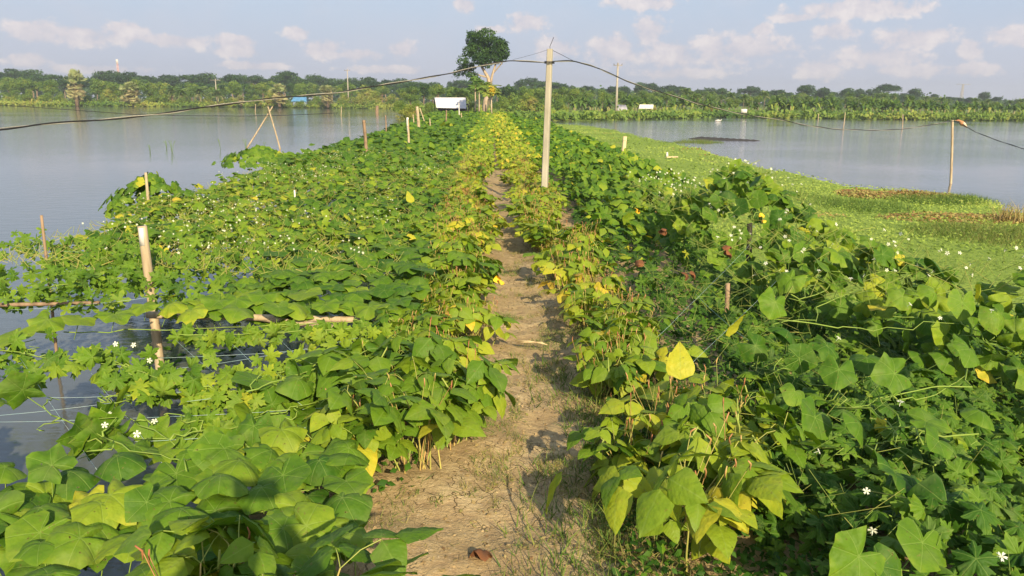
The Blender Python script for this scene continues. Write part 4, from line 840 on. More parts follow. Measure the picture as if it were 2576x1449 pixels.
# concrete post
base = D(1369, 470, 12.2); base[2] = 0.0; top = D(1383.5, 123, 12.2); bpz = D(1366, 560, 12.2)
t = thing('concrete_post', 'square pale concrete post beside the path, carrying the cable', 'post', (base[0], base[1], 0)); a = MB()
h_ = top[2]; lean = top[0] - base[0]
bx0 = base[0] - .005; w_ = .040; ch = .010; prof = [(-w_, -w_ + ch), (-w_ + ch, -w_), (w_ - ch, -w_), (w_, -w_ + ch), (w_, w_ - ch), (w_ - ch, w_), (-w_ + ch, w_), (-w_, w_ - ch)]
ca, sa = math.cos(R_(-20)), math.sin(R_(-20)); V = []
lv = np.linspace(-.25, 1, 12)
for l_ in lv: V += [((x * ca - y * sa) * (1.15 - .2 * l_) + lean * l_, (x * sa + y * ca) * (1.15 - .2 * l_), h_ * l_) for x, y in prof]
Q = [(k * 8 + j_, k * 8 + (j_ + 1) % 8, (k + 1) * 8 + (j_ + 1) % 8, (k + 1) * 8 + j_) for k in range(11) for j_ in range(8)]
V.append((lean, 0, h_ + .004)); a.add(V, [(96, 88 + j_, 88 + (j_ + 1) % 8) for j_ in range(8)], Q); a.build('shaft', M_conc, t, smooth=False)
b = MB(); T_ = np.array([lean, 0, h_]); b.tube([T_ - [0, 0, .05], T_ + [.0, 0, .04], T_ + [.035, 0, .12], T_ + [.05, 0, .165]], .0045, 6); b.build('bent_wire', M_black, t)
b = MB(); zc = D(1372, 157, 12.2)[2]
for dz in (-.012, .0, .012): b.tube([(math.cos(v) * .075 + lean * zc / h_, math.sin(v) * .075, zc + dz) for v in np.linspace(0, 6.283, 17)], .004, 5)
b.build('wire_binding', M_black, t)
PT = np.array([base[0] + lean, base[1], h_])

pb = P(412, 1015, WZ)
t = pole_between('bamboo_post', pb - [0, 0, .25], D(359, 568, pb[1]), .036, M_bamboo, 'thick split bamboo post standing in the water at the left trellis', 'post', None, False, .033)
tp = D(359, 568, pb[1]) - (pb - [0, 0, .25]); u = tp / np.linalg.norm(tp); a = MB()
# hollow cut face on the top
f_ = tp + np.array([.004, -.034, -.02]); a.box(f_ - u * .16, (.040, .010, .34), None); a.build('cut_face', M_cut, t)
a = MB(); a.box(f_ - u * .055 + [0, -.009, 0], (.034, .012, .13)); a.build('white_inside', M_white, t)
a = MB()
for k in (.22, .45, .68): c = tp * k; a.tube([c - u * .008, c, c + u * .008], [.037, .041, .037], 10)
a.build('joints', M_bamboo, t)

def stake(px, pyb, pxt, pyt, zb, r, mat, label, Y=None, group='stakes holding the left trellis', cap=None, nodes=True, ext=.3, cat='stake', name='stake'):
    b_ = P(px, pyb, zb) if Y is None else D(px, pyb, Y); t_ = D(pxt, pyt, b_[1]); u_ = (t_ - b_) / np.linalg.norm(t_ - b_)
    return pole_between(name, b_ - u_ * ext, t_, r, mat, label, cat, group, nodes, None, cap)
stake(146, 945, 106, 541, WZ, .013, M_bamboo_b, 'thin brown stake in the water at the far left of the trellis')
stake(372, 505, 367, 434, .3, .02, M_bamboo, 'short stake top sticking out of the corner heap of the left trellis')
stake(921, 388, 915, 302, .25, .045, M_bamboo_b, 'thick leaning brown stake standing above the left vines')
stake(1028, 366, 1025, 296, .28, .035, M_bamboo, 'stake with white painted upper half above the left vines', cap=(M_white, .42))
stake(971, 330, 970, 290, .3, .03, M_bamboo_b, 'thin stake between the brown and the white-topped stakes')
stake(1053, 322, 1049, 268, .3, .075, M_bamboo, 'thick pale stake with a prop leaning against it')
stake(1068, 308, 1056, 272, .3, .035, M_bamboo, 'slim prop leaning on the thick pale stake')
stake(1041, 312, 1039, 288, .3, .03, M_bamboo, 'short stake just left of the thick pale stake')
stake(1082, 315, 1081, 298, .3, .03, M_bamboo, 'short stake right of the thick pale stake')
stake(1122, 305, 1123, 277, .3, .045, M_bamboo_b, 'reddish brown stake in front of the white shed')
stake(1155, 292, 1154, 258, .3, .045, M_white, 'white stake standing against the white shed')
stake(1161, 300, 1160, 284, .3, .04, M_bamboo, 'small pale stake below the white shed')
stake(742, 512, 741, 478, .28, .012, M_white, 'small white peg among the left flowering vines')
stake(1567, 385, 1572, 343, .35, .055, M_cut, 'short thick cream stake rising from the right vines', group='stakes holding the right trellis')
stake(1822, 830, 1830, 712, -.1, .020, M_bamboo_b, 'broken reddish bamboo stake in the shade under the right canopy', group='stakes holding the right trellis', ext=.1)
stake(1880, 690, 1885, 560, -.1, .03, M_dark, 'dark post under the peak of the right canopy', group='stakes holding the right trellis', ext=.1)
stake(1678, 392, 1678, 383, -.6, .05, M_white, 'white peg standing in the weed mat', group='stakes holding the right trellis', nodes=False, ext=.05)
t = stake(2391, 462, 2395, 302, WZ, .038, M_bamboo, 'tall bamboo pole in the right pond with the cable tied on top', group=None, ext=.4, cat='pole', name='bamboo_pole')
RP = D(2394, 305, P(2391, 462, WZ)[1])
# crossed poles standing in the left pond
q1, q2 = P(628, 362, WZ), P(700, 388, WZ); Yx = (q1[1] + q2[1]) / 2
stake(629, 360, 686, 268, WZ, .035, M_bamboo, 'right-leaning pole of the crossed bamboo pair in the left pond', Y=Yx, group='crossed bamboo poles', cat='pole', name='bamboo_pole')
stake(701, 362, 674, 268, WZ, .035, M_bamboo, 'left-leaning pole of the crossed bamboo pair in the left pond', Y=Yx - .3, group='crossed bamboo poles', cat='pole', name='bamboo_pole')
for px, pyb, pyt, r, l in ((948, 285, 266, .28, 'thick weathered stump standing in the left pond'), (642, 283, 262, .06, 'pale stick near the far left shore below the middle palm'), (858, 292, 268, .05, 'forked stick in the left pond before the thorn shrub'), (2122, 318, 283, .05, 'leaning pale stick in the right pond'), (2270, 322, 288, .045, 'dark thin stick in the right pond left of the tall pole'), (2058, 300, 286, .06, 'pale stick by the far right shore')):
    stake(px, pyb, px + (4 if px == 2122 else 1), pyt, WZ, r, M_bamboo if px != 948 else M_bamboo_b, l, group='sticks standing in the ponds', nodes=False, cat='stick', name='stick')
a = MB(); n = 1500; y = rng.uniform(2.4, 8, n); x = rng.uniform(-4.3, -1.6, n); k = vnoise(x, y, 1.4, 91) > .55; x, y = x[k], y[k]; m = len(x)
leaves(a, OF, np.stack([x, y, np.full(m, WZ + .012)], -1), rng.uniform(.04, .10, m), rng.uniform(.05, .45, m), tilt=.15); tag(a.build('submerged_weeds', M_small), 'dark floating weeds on the water below the left trellis', 'water weeds', kind='stuff')
# rails and strings of the left trellis
for a_, b_, r, l in (((-30, 768, .24), (252, 760, .24), .014, 'bamboo rail at the left edge over the water'), ((370, 792, .2), (905, 803, .2), .024, 'split bamboo rail under the row of large gourd leaves'), ((650, 800, .19), (1010, 845, .18), .022, 'pale bamboo rail end running into the left bean row')):
    pole_between('bamboo_rail', P(*a_), P(*b_), r, M_bamboo if r > .015 else M_bamboo_b, l, 'rail', 'rails of the left trellis', False)
STR = [((-20, 1000, .2), (470, 985, .2)), ((0, 1045, .2), (620, 960, .2)), ((-20, 1062, .18), (900, 1020, .2)), ((160, 1120, .15), (780, 1075, .2)), ((300, 905, .22), (1000, 860, .24)), ((420, 930, .22), (900, 850, .22)), ((30, 620, .3), (340, 640, .3)), ((60, 690, .3), (620, 640, .3)), ((470, 1010, .2), (960, 920, .22)), ((20, 780, .25), (420, 740, .28)),
       ((180, 870, .22), (420, 1180, .15)), ((430, 845, .22), (640, 1010, .2)), ((560, 840, .22), (760, 1020, .2)), ((700, 850, .22), (870, 1000, .2)), ((50, 900, .22), (250, 1190, .15)), ((1700, 950, .25), (1960, 700, .4)), ((1640, 860, .2), (1900, 600, .45)), ((1750, 740, .3), (1900, 870, .3))]
for k, (a_, b_) in enumerate(STR):
    mb = MB(); p, q_ = P(*a_), P(*b_); mb.tube(wander(p, q_, 9, .006, .015), .0008 , 4)
    rs = k >= 15
    tag(mb.build('trellis_string', M_string), 'thin pale blue string stretched across the %s trellis' % ('right' if rs else 'left'), 'string', 'strings of the %s trellis' % ('right' if rs else 'left'))

# ------------------------------------------------------------------ cable
def cable(line, label, tw=.55, r=.0066, off=.0065, name='cable'):
    line = np.array(line, float); k = np.linspace(0, len(line) - 1, len(line) * 14); lx = np.stack([np.interp(k, np.arange(len(line)), line[:, c]) for c in range(3)], -1)
    ker = np.ones(9) / 9; ext = np.vstack([np.repeat(lx[:1], 4, 0), lx, np.repeat(lx[-1:], 4, 0)]); lx = np.stack([np.convolve(ext[:, c], ker, 'valid') for c in range(3)], -1)
    s_ = np.concatenate([[0], np.cumsum(np.linalg.norm(np.diff(lx, axis=0), axis=1))]); t = thing(name, label, 'cable', lx[0]); o = lx[0]
    for nm, m_, ph in (('black_core', M_black, 0), ('pale_core', M_cream, math.pi)):
        r_c = r * (1.2 if ph == 0 else .7)
        a = MB(); w_ = np.stack([np.cos(s_ / tw * 6.283 + ph) * off * .4, np.cos(s_ / tw * 6.283 + ph) * off, np.sin(s_ / tw * 6.283 + ph) * off], -1); a.tube(lx - o + w_, r_c, 6); a.build(nm, m_, t)
    return t
Yp = base[1] - .08
def prof_cable(arr): return [D(px, py, Y) for px, py, Y in arr]
cable(prof_cable([(-3600, 330, 5.4), (-2400, 345, 5.6), (-1200, 362, 5.9), (-500, 355, 6.2), (-160, 340, 6.4), (0, 325, 7.0), (100, 313, 7.4), (250, 302, 7.9), (430, 284, 8.4), (520, 268, 8.8), (640, 253, 9.2), (740, 242, 9.6), (850, 234, 10.0), (950, 215, 10.4), (1060, 198, 10.9), (1130, 185, 11.2), (1210, 165, 11.5), (1285, 152, 11.85), (1330, 154, 12.0), (1372, 157, Yp)]), 'twisted black and pale cable sagging from the left edge to the concrete post', 1.15)
cable(prof_cable([(1385, 155, Yp), (1440, 153, 12.7), (1490, 165, 13.3), (1545, 190, 14.), (1580, 205, 14.4), (1640, 226, 15.1), (1700, 243, 15.7), (1760, 262, 16.3), (1850, 284, 17.2), (1920, 296, 17.9), (1960, 300, 18.3), (2030, 316, 19.), (2100, 325, 19.8), (2160, 327, 20.4), (2230, 328, 21.2), (2300, 321, 22.), (2350, 313, 22.4), (2394, 304, RP[1])]), 'twisted cable from the concrete post down to the tall bamboo pole in the pond', 1.6, .0075)
cable(prof_cable([(2394, 304, RP[1]), (2420, 312, 23.), (2460, 335, 22.), (2520, 357, 20.6), (2576, 375, 19.4), (2700, 400, 17)]), 'cable dropping from the tall bamboo pole to the right edge', 1.6, .007)
mb = MB(); mb.tube(wander(PT, D(1446, 155, 12.75), 9, .004), .0035, 5); mb.tube(wander(PT, D(1290, 150, 11.9), 9, .004, .01), .0018, 4)
tag(mb.build('guy_wire', M_black), 'thin grey wires spread from the top of the concrete post to the cable', 'wire')
mb = MB(); mb.tube([D(px, py, 40 - px * .004) for px, py in ((-60, 262), (60, 268), (200, 278), (340, 288), (480, 291), (600, 292), (720, 290), (850, 284))], .012, 4)
tag(mb.build('pond_wire', M_black), 'faint dark wire low over the left pond', 'wire')

# bird hanging by the pole
bt = thing('bird', 'small orange brown heron-like bird perched on the cable right of the bamboo pole', 'bird', D(2419, 309, 23.0)); a = MB()
bx = np.array([D(2404, 303, 23.) - D(2419, 309, 23.), D(2411, 303, 23.) - D(2419, 309, 23.), D(2415, 304, 23.) - D(2419, 309, 23.), [0, 0, 0], D(2425, 313, 23.) - D(2419, 309, 23.), D(2433, 321, 23.) - D(2419, 309, 23.)])
k = np.linspace(0, 5, 16); pl = np.stack([np.interp(k, range(6), bx[:, c]) for c in range(3)], -1); a.tube(pl, np.interp(k, range(6), [.006, .03, .026, .065, .055, .012]), 10); a.build('body', M_rust if False else mat_simple('bird brown', (0.50, 0.26, 0.13), .8, (0.36, 0.17, 0.08), 20), bt)
a = MB(); a.tube([bx[3] + [.02, -.04, .01], bx[4] + [0, -.045, 0], bx[5] + [-.01, -.03, .0]], [.03, .035, .008], 8); a.build('wing', mat_simple('bird pale', (0.72, 0.62, 0.48), .8, (0.55, 0.42, 0.28), 20), bt)
a = MB(); a.tube([bx[1], bx[0], bx[0] + [-.05, 0, .004]], [.012, .007, .002], 6); a.build('beak', M_straw, bt)
a = MB()
for s_ in (-.012, .012): a.tube([bx[3] + [.01 + s_, 0, -.04], bx[3] + [.012 + s_, 0, -.12]], .004, 5)
a.build('legs', M_straw, bt)

# ------------------------------------------------------------------ far trees, palms, houses
def blob_leaves(mb_, blobs, n, size, tint, r, dark=.12, flat=1.0):
    w = np.array([b[3] * b[4] * b[5] for b in blobs]); w = w ** .8; w /= w.sum(); idx = r.choice(len(blobs), n, p=w); B = np.array(blobs)[idx]
    u = r.normal(0, 1, (n, 3)); u /= np.linalg.norm(u, axis=1)[:, None]; rad = r.uniform(.55, 1.05, n) ** .6
    pos = B[:, :3] + u * B[:, 3:6] * rad[:, None]
    nn = u + r.normal(0, .45, (n, 3)) + [0, 0, .25 * flat]; tt = np.clip(tint + r.normal(0, .07, n) + .10 * r.normal(0, 1, len(blobs))[idx] * .6, 0, .98)
    t_ = np.stack([np.cos(v := r.uniform(0, 6.283, n)), np.sin(v), r.normal(0, .3, n)], -1); Rm = orient(nn, t_); sz = r.uniform(.6, 1.3, n) * size; q = r.integers(0, len(CLUMP), n)
    for k in range(len(CLUMP)): s_ = q == k; mb_.scatter(CLUMP[k], pos[s_], Rm[s_], sz[s_], tt[s_])
def clump(seed):
    r = np.random.default_rng(seed); V = []; T = []
    for k in range(5):
        c = r.normal(0, .33, 3) * [1, 1, .5]; a = r.uniform(0, 6.283); l_, w_ = r.uniform(.35, .6), r.uniform(.14, .25); d_ = np.array([math.cos(a), math.sin(a), r.normal(0, .4)]); s_ = np.array([-math.sin(a), math.cos(a), r.normal(0, .4)]); i0 = len(V)
        V += [c - d_ * l_ * .5, c + s_ * w_, c + d_ * l_ * .5, c - s_ * w_]; T += [(i0, i0 + 1, i0 + 2), (i0, i0 + 2, i0 + 3)]
    V = np.array(V); return V, np.array(T), None, V[:, :2]
CLUMP = [clump(s) for s in range(6)]
def limbs(mb_, h, r0_, blobs, r, mat=0, split=.35):
    mb_.tube([(0, 0, -.3), (r.normal(0, .02 * h), r.normal(0, .02 * h), h * split * .5), (0, 0, h * split)], [r0_, r0_ * .85, r0_ * .7], 7, mat=mat)
    for b in blobs[:7]:
        e = np.array(b[:3]); p = np.array([0, 0, h * split]); mb_.tube([p, (p + e) / 2 + r.normal(0, .04 * h, 3) * [1, 1, .3], e], [r0_ * .55, r0_ * .35, r0_ * .12], 5, mat=mat)
def make_tree(seed, form, tint, n=900, size=.55):           # unit: 8 m tall
    r = np.random.default_rng(seed); t = thing('tree', 'tree', 'tree'); H = 8.0; bl = []
    if form == 'round':
        for k in range(11): a = r.uniform(0, 6.283); rr = r.uniform(.3, 2.3); z = r.uniform(3.4, 6.9); bl.append((math.cos(a) * rr * (1.15 - .1 * z * .8), math.sin(a) * rr, z, r.uniform(.9, 1.5), r.uniform(.9, 1.5), r.uniform(.7, 1.1)))
    elif form == 'bush':
        for k in range(12): a = r.uniform(0, 6.283); rr = r.uniform(.2, 2.8); bl.append((math.cos(a) * rr, math.sin(a) * rr, r.uniform(.9, 6.2 - rr * .9), r.uniform(1, 1.7), r.uniform(1, 1.7), r.uniform(.9, 1.5)))
    elif form == 'umbrella':
        for k in range(11): a = r.uniform(0, 6.283); rr = r.uniform(.5, 4.2); bl.append((math.cos(a) * rr, math.sin(a) * rr, 7.2 - rr * .28 + r.uniform(-.5, .3), r.uniform(1.2, 1.9), r.uniform(1.2, 1.9), r.uniform(.35, .6)))
    else:
        for k in range(9): a = r.uniform(0, 6.283); z = 1.6 + 6 * k / 9; rr = r.uniform(.1, 1.2); bl.append((math.cos(a) * rr, math.sin(a) * rr, z, r.uniform(.7, 1.2), r.uniform(.7, 1.2), r.uniform(.6, .9)))
    lf = MB(); blob_leaves(lf, bl, n, size * (1.2 if form == 'bush' else 1), tint, r); tk = MB(); limbs(tk, H, .17, bl, r, split={'round': .38, 'bush': .15, 'umbrella': .62, 'tall': .3}[form])
    tk.build('trunk', M_bark, t); lf.build('crown', M_tree, t); return t
def frond(L, nl, ll, droop, seed, w=.10):
    r = np.random.default_rng(seed); V = []; T = []
    s_ = np.linspace(0, 1, nl); y = L * (s_ - .18 * s_ ** 2); z = droop * (1.3 * s_ - 2.0 * s_ ** 2) * L
    for k in range(1, nl):
        for sd in (-1, 1):
            b = np.array([0, y[k], z[k]]); l_ = ll * math.sin(math.pi * (.12 + .84 * s_[k])) ** .7; tip = b + np.array([sd * l_ * .85, l_ * .35, -l_ * r.uniform(.15, .7)]); i0 = len(V)
            V += [b - [0, w, 0], b + [0, w, 0], tip]; T.append((i0, i0 + 1, i0 + 2))
    for k in range(nl - 1): i0 = len(V); V += [(-.03, y[k], z[k]), (.03, y[k], z[k]), (.02, y[k + 1], z[k + 1]), (-.02, y[k + 1], z[k + 1])]; T += [(i0, i0 + 1, i0 + 2), (i0, i0 + 2, i0 + 3)]
    V = np.array(V); return V, np.array(T), None, V[:, :2]
FR = [frond(1, 15, .30, d_, k, .035) for k, d_ in enumerate((.3, .5, .75))]
def fan(seed, n=13):
    r = np.random.default_rng(seed); V = [(0, 0, 0)]; T = []
    for k in range(n):
        a = -1.9 + 3.8 * k / (n - 1); l_ = r.uniform(.85, 1.05); i0 = len(V); z = r.uniform(-.06, .06)
        V += [(math.sin(a - .13) * .6, math.cos(a - .13) * .6, z), (math.sin(a) * l_, math.cos(a) * l_, z - .12), (math.sin(a + .13) * .6, math.cos(a + .13) * .6, -z)]; T += [(0, i0, i0 + 1), (0, i0 + 1, i0 + 2)]
    V = np.array(V, float); V[:, 1] += .0; return V, np.array(T), None, V[:, :2]
FN = [fan(s) for s in range(4)]
def make_palm(seed, kind):
    r = np.random.default_rng(seed); t = thing('palm_tree', 'palm', 'palm tree'); lf, tk, dd = MB(), MB(), MB()
    if kind == 'fan':
        H = r.uniform(4.6, 5.4); tk.tube([(0, 0, -.3), (.15, 0, 1.5), (0, 0, H)], [.38, .28, .25], 8)
        for (n, e0, e1, l0, l1, tt, mbx, sz) in ((54, -.1, 1.45, 1.0, 2.3, .56, lf, .9), (70, -1.35, -.1, .8, 1.9, .74, dd, .8)):
            az_ = r.uniform(0, 6.283, n); e = r.uniform(e0, e1, n); L = r.uniform(l0, l1, n); dv = np.stack([np.cos(az_) * np.cos(e), np.sin(az_) * np.cos(e), np.sin(e)], -1)
            o = np.stack([0 * e, 0 * e, H - .2 - (r.uniform(0, 3.0, n) if tt > .6 else 0 * e)], -1); pos = o + dv * L[:, None] * .75; nn = np.cross(dv, np.stack([-np.sin(az_), np.cos(az_), 0 * e], -1)); nn *= -np.sign(nn[:, 2:3] + 1e-6); nn += r.normal(0, .6, (n, 3)) + [.1, -.4, 0]
            sticks(mbx, o, pos, .03, tt); q = r.integers(0, 4, n)
            Rm = orient(nn, dv + (np.array([0, 0, -.5]) if tt > .6 else 0))
            for k in range(4): s_ = q == k; mbx.scatter(FN[k], pos[s_], Rm[s_], np.full(s_.sum(), sz), np.clip(r.normal(tt, .08, s_.sum()), 0, 1))
        dd.build('dead_fronds', M_palm, t)
    else:
        H = {'date': 2.6, 'coco': 6.5}[kind]; L = {'date': 2.6, 'coco': 3.2}[kind]; n = {'date': 42, 'coco': 26}[kind]; rr = {'date': .24, 'coco': .14}[kind]
        b = r.uniform(-.5, .5) if kind == 'coco' else 0; tk.tube([(0, 0, -.3), (b * .4, 0, H * .5), (b, 0, H)], [rr, rr * .8, rr * .75], 7)
        az_ = np.arange(n) * 2.4 + r.normal(0, .2, n); e = np.linspace(1.35, -.45 if kind == 'date' else -.35, n); dv = np.stack([np.cos(az_) * np.cos(e), np.sin(az_) * np.cos(e), np.sin(e)], -1)
        nn = np.cross(np.stack([-np.sin(az_), np.cos(az_), 0 * e], -1), -dv); nn *= np.sign(nn[:, 2:3] + 1e-6); Rm = orient(nn, dv); q = r.integers(0, 3, n)
        for k in range(3): s_ = q == k; lf.scatter(FR[k], np.tile([b, 0, H], (s_.sum(), 1)), Rm[s_], np.full(s_.sum(), L), np.clip(r.normal(.34, .07, s_.sum()) + (.3 * (e[s_] < -.25)), 0, 1))
    tk.build('trunk', M_bark, t); lf.build('crown', M_palm, t); return t
def paddle(droop, seed):
    r = np.random.default_rng(seed); n = 7; s_ = np.linspace(0, 1, n); w = .17 * np.sin(math.pi * s_ ** .8) + .005; y = s_ - .25 * s_ ** 2 * droop; z = droop * (.9 * s_ - 1.5 * s_ ** 2); V = []; Q = []
    for k in range(n): V += [(-w[k], y[k], z[k] - .35 * w[k] + r.normal(0, .012)), (0, y[k], z[k]), (w[k], y[k], z[k] - .35 * w[k] + r.normal(0, .012))]
    for k in range(n - 1):
        for c in (0, 1): Q.append((k * 3 + c, k * 3 + c + 1, k * 3 + 4 + c, k * 3 + 3 + c))
    V = np.array(V); return V, None, np.array(Q), V[:, :2]
PD = [paddle(d_, k) for k, d_ in enumerate((.2, .5, .8, 1.1))]
def make_banana(seed):
    r = np.random.default_rng(seed); t = thing('banana_plant', 'banana', 'banana plant'); lf, tk = MB(), MB()
    for s_ in range(3):
        ox, oy = r.normal(0, .7), r.normal(0, .5); H = r.uniform(1.4, 2.5) ; tk.tube([(ox, oy, -.2), (ox + .05, oy, H * .5), (ox, oy, H)], [.15, .12, .08], 7, .75)
        n = 9; az_ = np.arange(n) * 2.4 + r.uniform(0, 6); e = np.linspace(1.35, .1, n); dv = np.stack([np.cos(az_) * np.cos(e), np.sin(az_) * np.cos(e), np.sin(e)], -1); nn = np.cross(np.stack([-np.sin(az_), np.cos(az_), 0 * e], -1), -dv); nn *= np.sign(nn[:, 2:3] + 1e-6); Rm = orient(nn, dv)
        for k in range(n): lf.scatter(PD[min(3, k // 2)], np.array([[ox, oy, H]]), Rm[k:k + 1], r.uniform(1.6, 2.3), np.clip(r.normal(.40, .09) + (.25 if k == n - 1 else 0), 0, 1))
    tk.build('stem', M_palm, t); lf.build('leaves', M_tree, t); return t
def make_papaya(seed, H, tint=.5):
    r = np.random.default_rng(seed); t = thing('papaya_tree', 'papaya', 'papaya tree'); lf, tk = MB(), MB(); tk.tube([(0, 0, -.3), (.03, 0, H * .5), (0, 0, H)], [.085, .07, .05], 8)
    n = 30; az_ = r.uniform(0, 6.283, n); e = r.uniform(-.5, 1.2, n); L = r.uniform(.35, .75, n); o = np.tile([0, 0, H], (n, 1)) - np.stack([0 * e, 0 * e, r.uniform(0, .35, n)], -1)
    pos = o + np.stack([np.cos(az_) * np.cos(e), np.sin(az_) * np.cos(e), np.sin(e)], -1) * L[:, None]; sticks(lf, o, pos, .014, .6, 1)
    Rm = orient(np.stack([np.cos(az_) * .4, np.sin(az_) * .4, 1 + 0 * e], -1) + r.normal(0, .3, (n, 3)), np.stack([np.cos(az_), np.sin(az_), -.5 + 0 * e], -1)); q = r.integers(0, 4, n)
    for k in range(4): s_ = q == k; lf.scatter(BM[k], pos[s_], Rm[s_], r.uniform(.6, .8, s_.sum()), np.clip(r.normal(tint, .08, s_.sum()), 0, 1))
    tk.build('trunk', M_pale, t); lf.build('crown', [M_tree, M_stem], t); return t

PR = {'dark': [make_tree(1 + k, 'round', .12, 1000) for k in range(4)], 'umb': [make_tree(11 + k, 'umbrella', .10, 1000, .6) for k in range(3)], 'green': [make_tree(21 + k, 'round', .50, 1000) for k in range(4)],
      'bush': [make_tree(31 + k, 'bush', .54, 900) for k in range(4)], 'olive': [make_tree(41 + k, 'bush', .72, 900) for k in range(3)], 'tall': [make_tree(51 + k, 'tall', .42, 700) for k in range(3)],
      'fan': [make_palm(61 + k, 'fan') for k in range(3)], 'date': [make_palm(71 + k, 'date') for k in range(3)], 'coco': [make_palm(81 + k, 'coco') for k in range(4)], 'ban': [make_banana(91 + k) for k in range(5)]}
HT = {'dark': 7.6, 'umb': 7.5, 'green': 7.6, 'bush': 7.2, 'olive': 7.2, 'tall': 8.2, 'fan': 8.0, 'date': 5.4, 'coco': 9.2, 'ban': 4.2}
used2 = set()
LAB = {'dark': ('dark rounded tree in the back row', 'dark trees in the back row'), 'umb': ('spreading flat-topped dark tree', 'flat-topped trees of the back row'), 'green': ('mid green leafy tree', 'green trees on the far shores'),
       'bush': ('bushy green shrub on the bank', 'green shrubs on the far shores'), 'olive': ('olive yellow shrub on the bank', 'olive shrubs on the far shores'), 'tall': ('narrow upright tree', 'narrow trees on the far shores'),
       'fan': ('shaggy fan palm with hanging dead fronds', 'fan palms on the left shore'), 'date': ('low feathery date palm', 'date palms on the far shores'), 'coco': ('slender coconut palm', 'coconut palms on the right shore'), 'ban': ('banana plant clump near the water', 'banana plants on the right shore')}
LM = [(90, 'at the far left edge'), (240, 'around the tallest fan palm'), (400, 'around the squat fan palm'), (500, 'just left of the short crossarm pole'), (620, 'just right of the short crossarm pole'), (740, 'by the fan palm left of the blue shed'), (840, 'by the blue shed'), (940, 'by the tall left utility pole'), (1060, 'left of the tin shed'), (1180, 'behind the tin shed'), (1290, 'beside the big tree'), (1380, 'left of the concrete post'), (1480, 'right of the concrete post'), (1600, 'around the slim utility pole in the pond'), (1700, 'around the bamboo hut'), (1820, 'between hut and white board'), (1930, 'around the white board'), (2080, 'right of the white board'), (2200, 'behind the leaning pond stick'), (2320, 'behind the dark pond stick'), (2460, 'behind the tall bamboo pole'), (9999, 'at the far right edge')]
def near(px): return [n_ for v_, n_ in LM if px < v_][0]
NM = {'dark': ('broadleaf_tree', 'tree'), 'umb': ('umbrella_tree', 'tree'), 'green': ('broadleaf_tree', 'tree'), 'bush': ('shrub', 'shrub'), 'olive': ('shrub', 'shrub'), 'tall': ('slender_tree', 'tree'), 'fan': ('fan_palm', 'palm tree'), 'date': ('date_palm', 'palm tree'), 'coco': ('coconut_palm', 'palm tree'), 'ban': ('banana_plant', 'banana plant')}
def tree(kind, px, pyt, Y, ws=1.0, label=None, zb=-.3):
    o = random.choice(PR[kind]); fresh = o.as_pointer() not in used2; used2.add(o.as_pointer()); o = o if fresh else copy_tree(o)
    c = D(px, pyt, Y); s_ = (c[2] - zb) / HT[kind]; side = 'left' if px < 1080 else ('middle' if px < 1450 else 'right')
    place(o, (c[0], c[1], zb), random.uniform(0, 6.283), (s_ * ws, s_ * ws, s_), label or LAB[kind][0] + ' ' + near(px), LAB[kind][1])
    o.name = NM[kind][0]; o['category'] = NM[kind][1]; return o
def skyline(px): return 3.5 * (vnoise(px, px * 0, .021, 3) - .5) * 2 + np.interp(px, [0, 60, 90, 200, 330, 430, 560, 700, 800, 950, 1060, 1140, 1250, 1330, 1400, 1490, 1560, 1700, 1850, 1950, 2060, 2200, 2300, 2400, 2576], [183, 170, 188, 192, 186, 196, 190, 186, 192, 196, 202, 212, 212, 204, 212, 208, 214, 214, 220, 222, 222, 222, 228, 238, 240])
rnd = random.Random(5)
# back rows
for k in range(78):
    px = -40 + k * 34.5 + rnd.uniform(-14, 14); Y = rnd.uniform(270, 330); kd = 'umb' if rnd.random() < .35 else 'dark'; tree(kd, px, float(skyline(px)) + rnd.choice((-9, -5, -3, 0, 2, 4, 7, 10)) + rnd.uniform(-2, 2), Y, rnd.uniform(1.0, 1.5))
for k in range(56):
    px = -30 + k * 48 + rnd.uniform(-18, 18); Y = rnd.uniform(225, 255); tree(rnd.choice(('dark', 'green', 'umb', 'tall', 'coco', 'green')), px, float(skyline(px)) + rnd.uniform(10, 22), Y, rnd.uniform(1.1, 1.6))
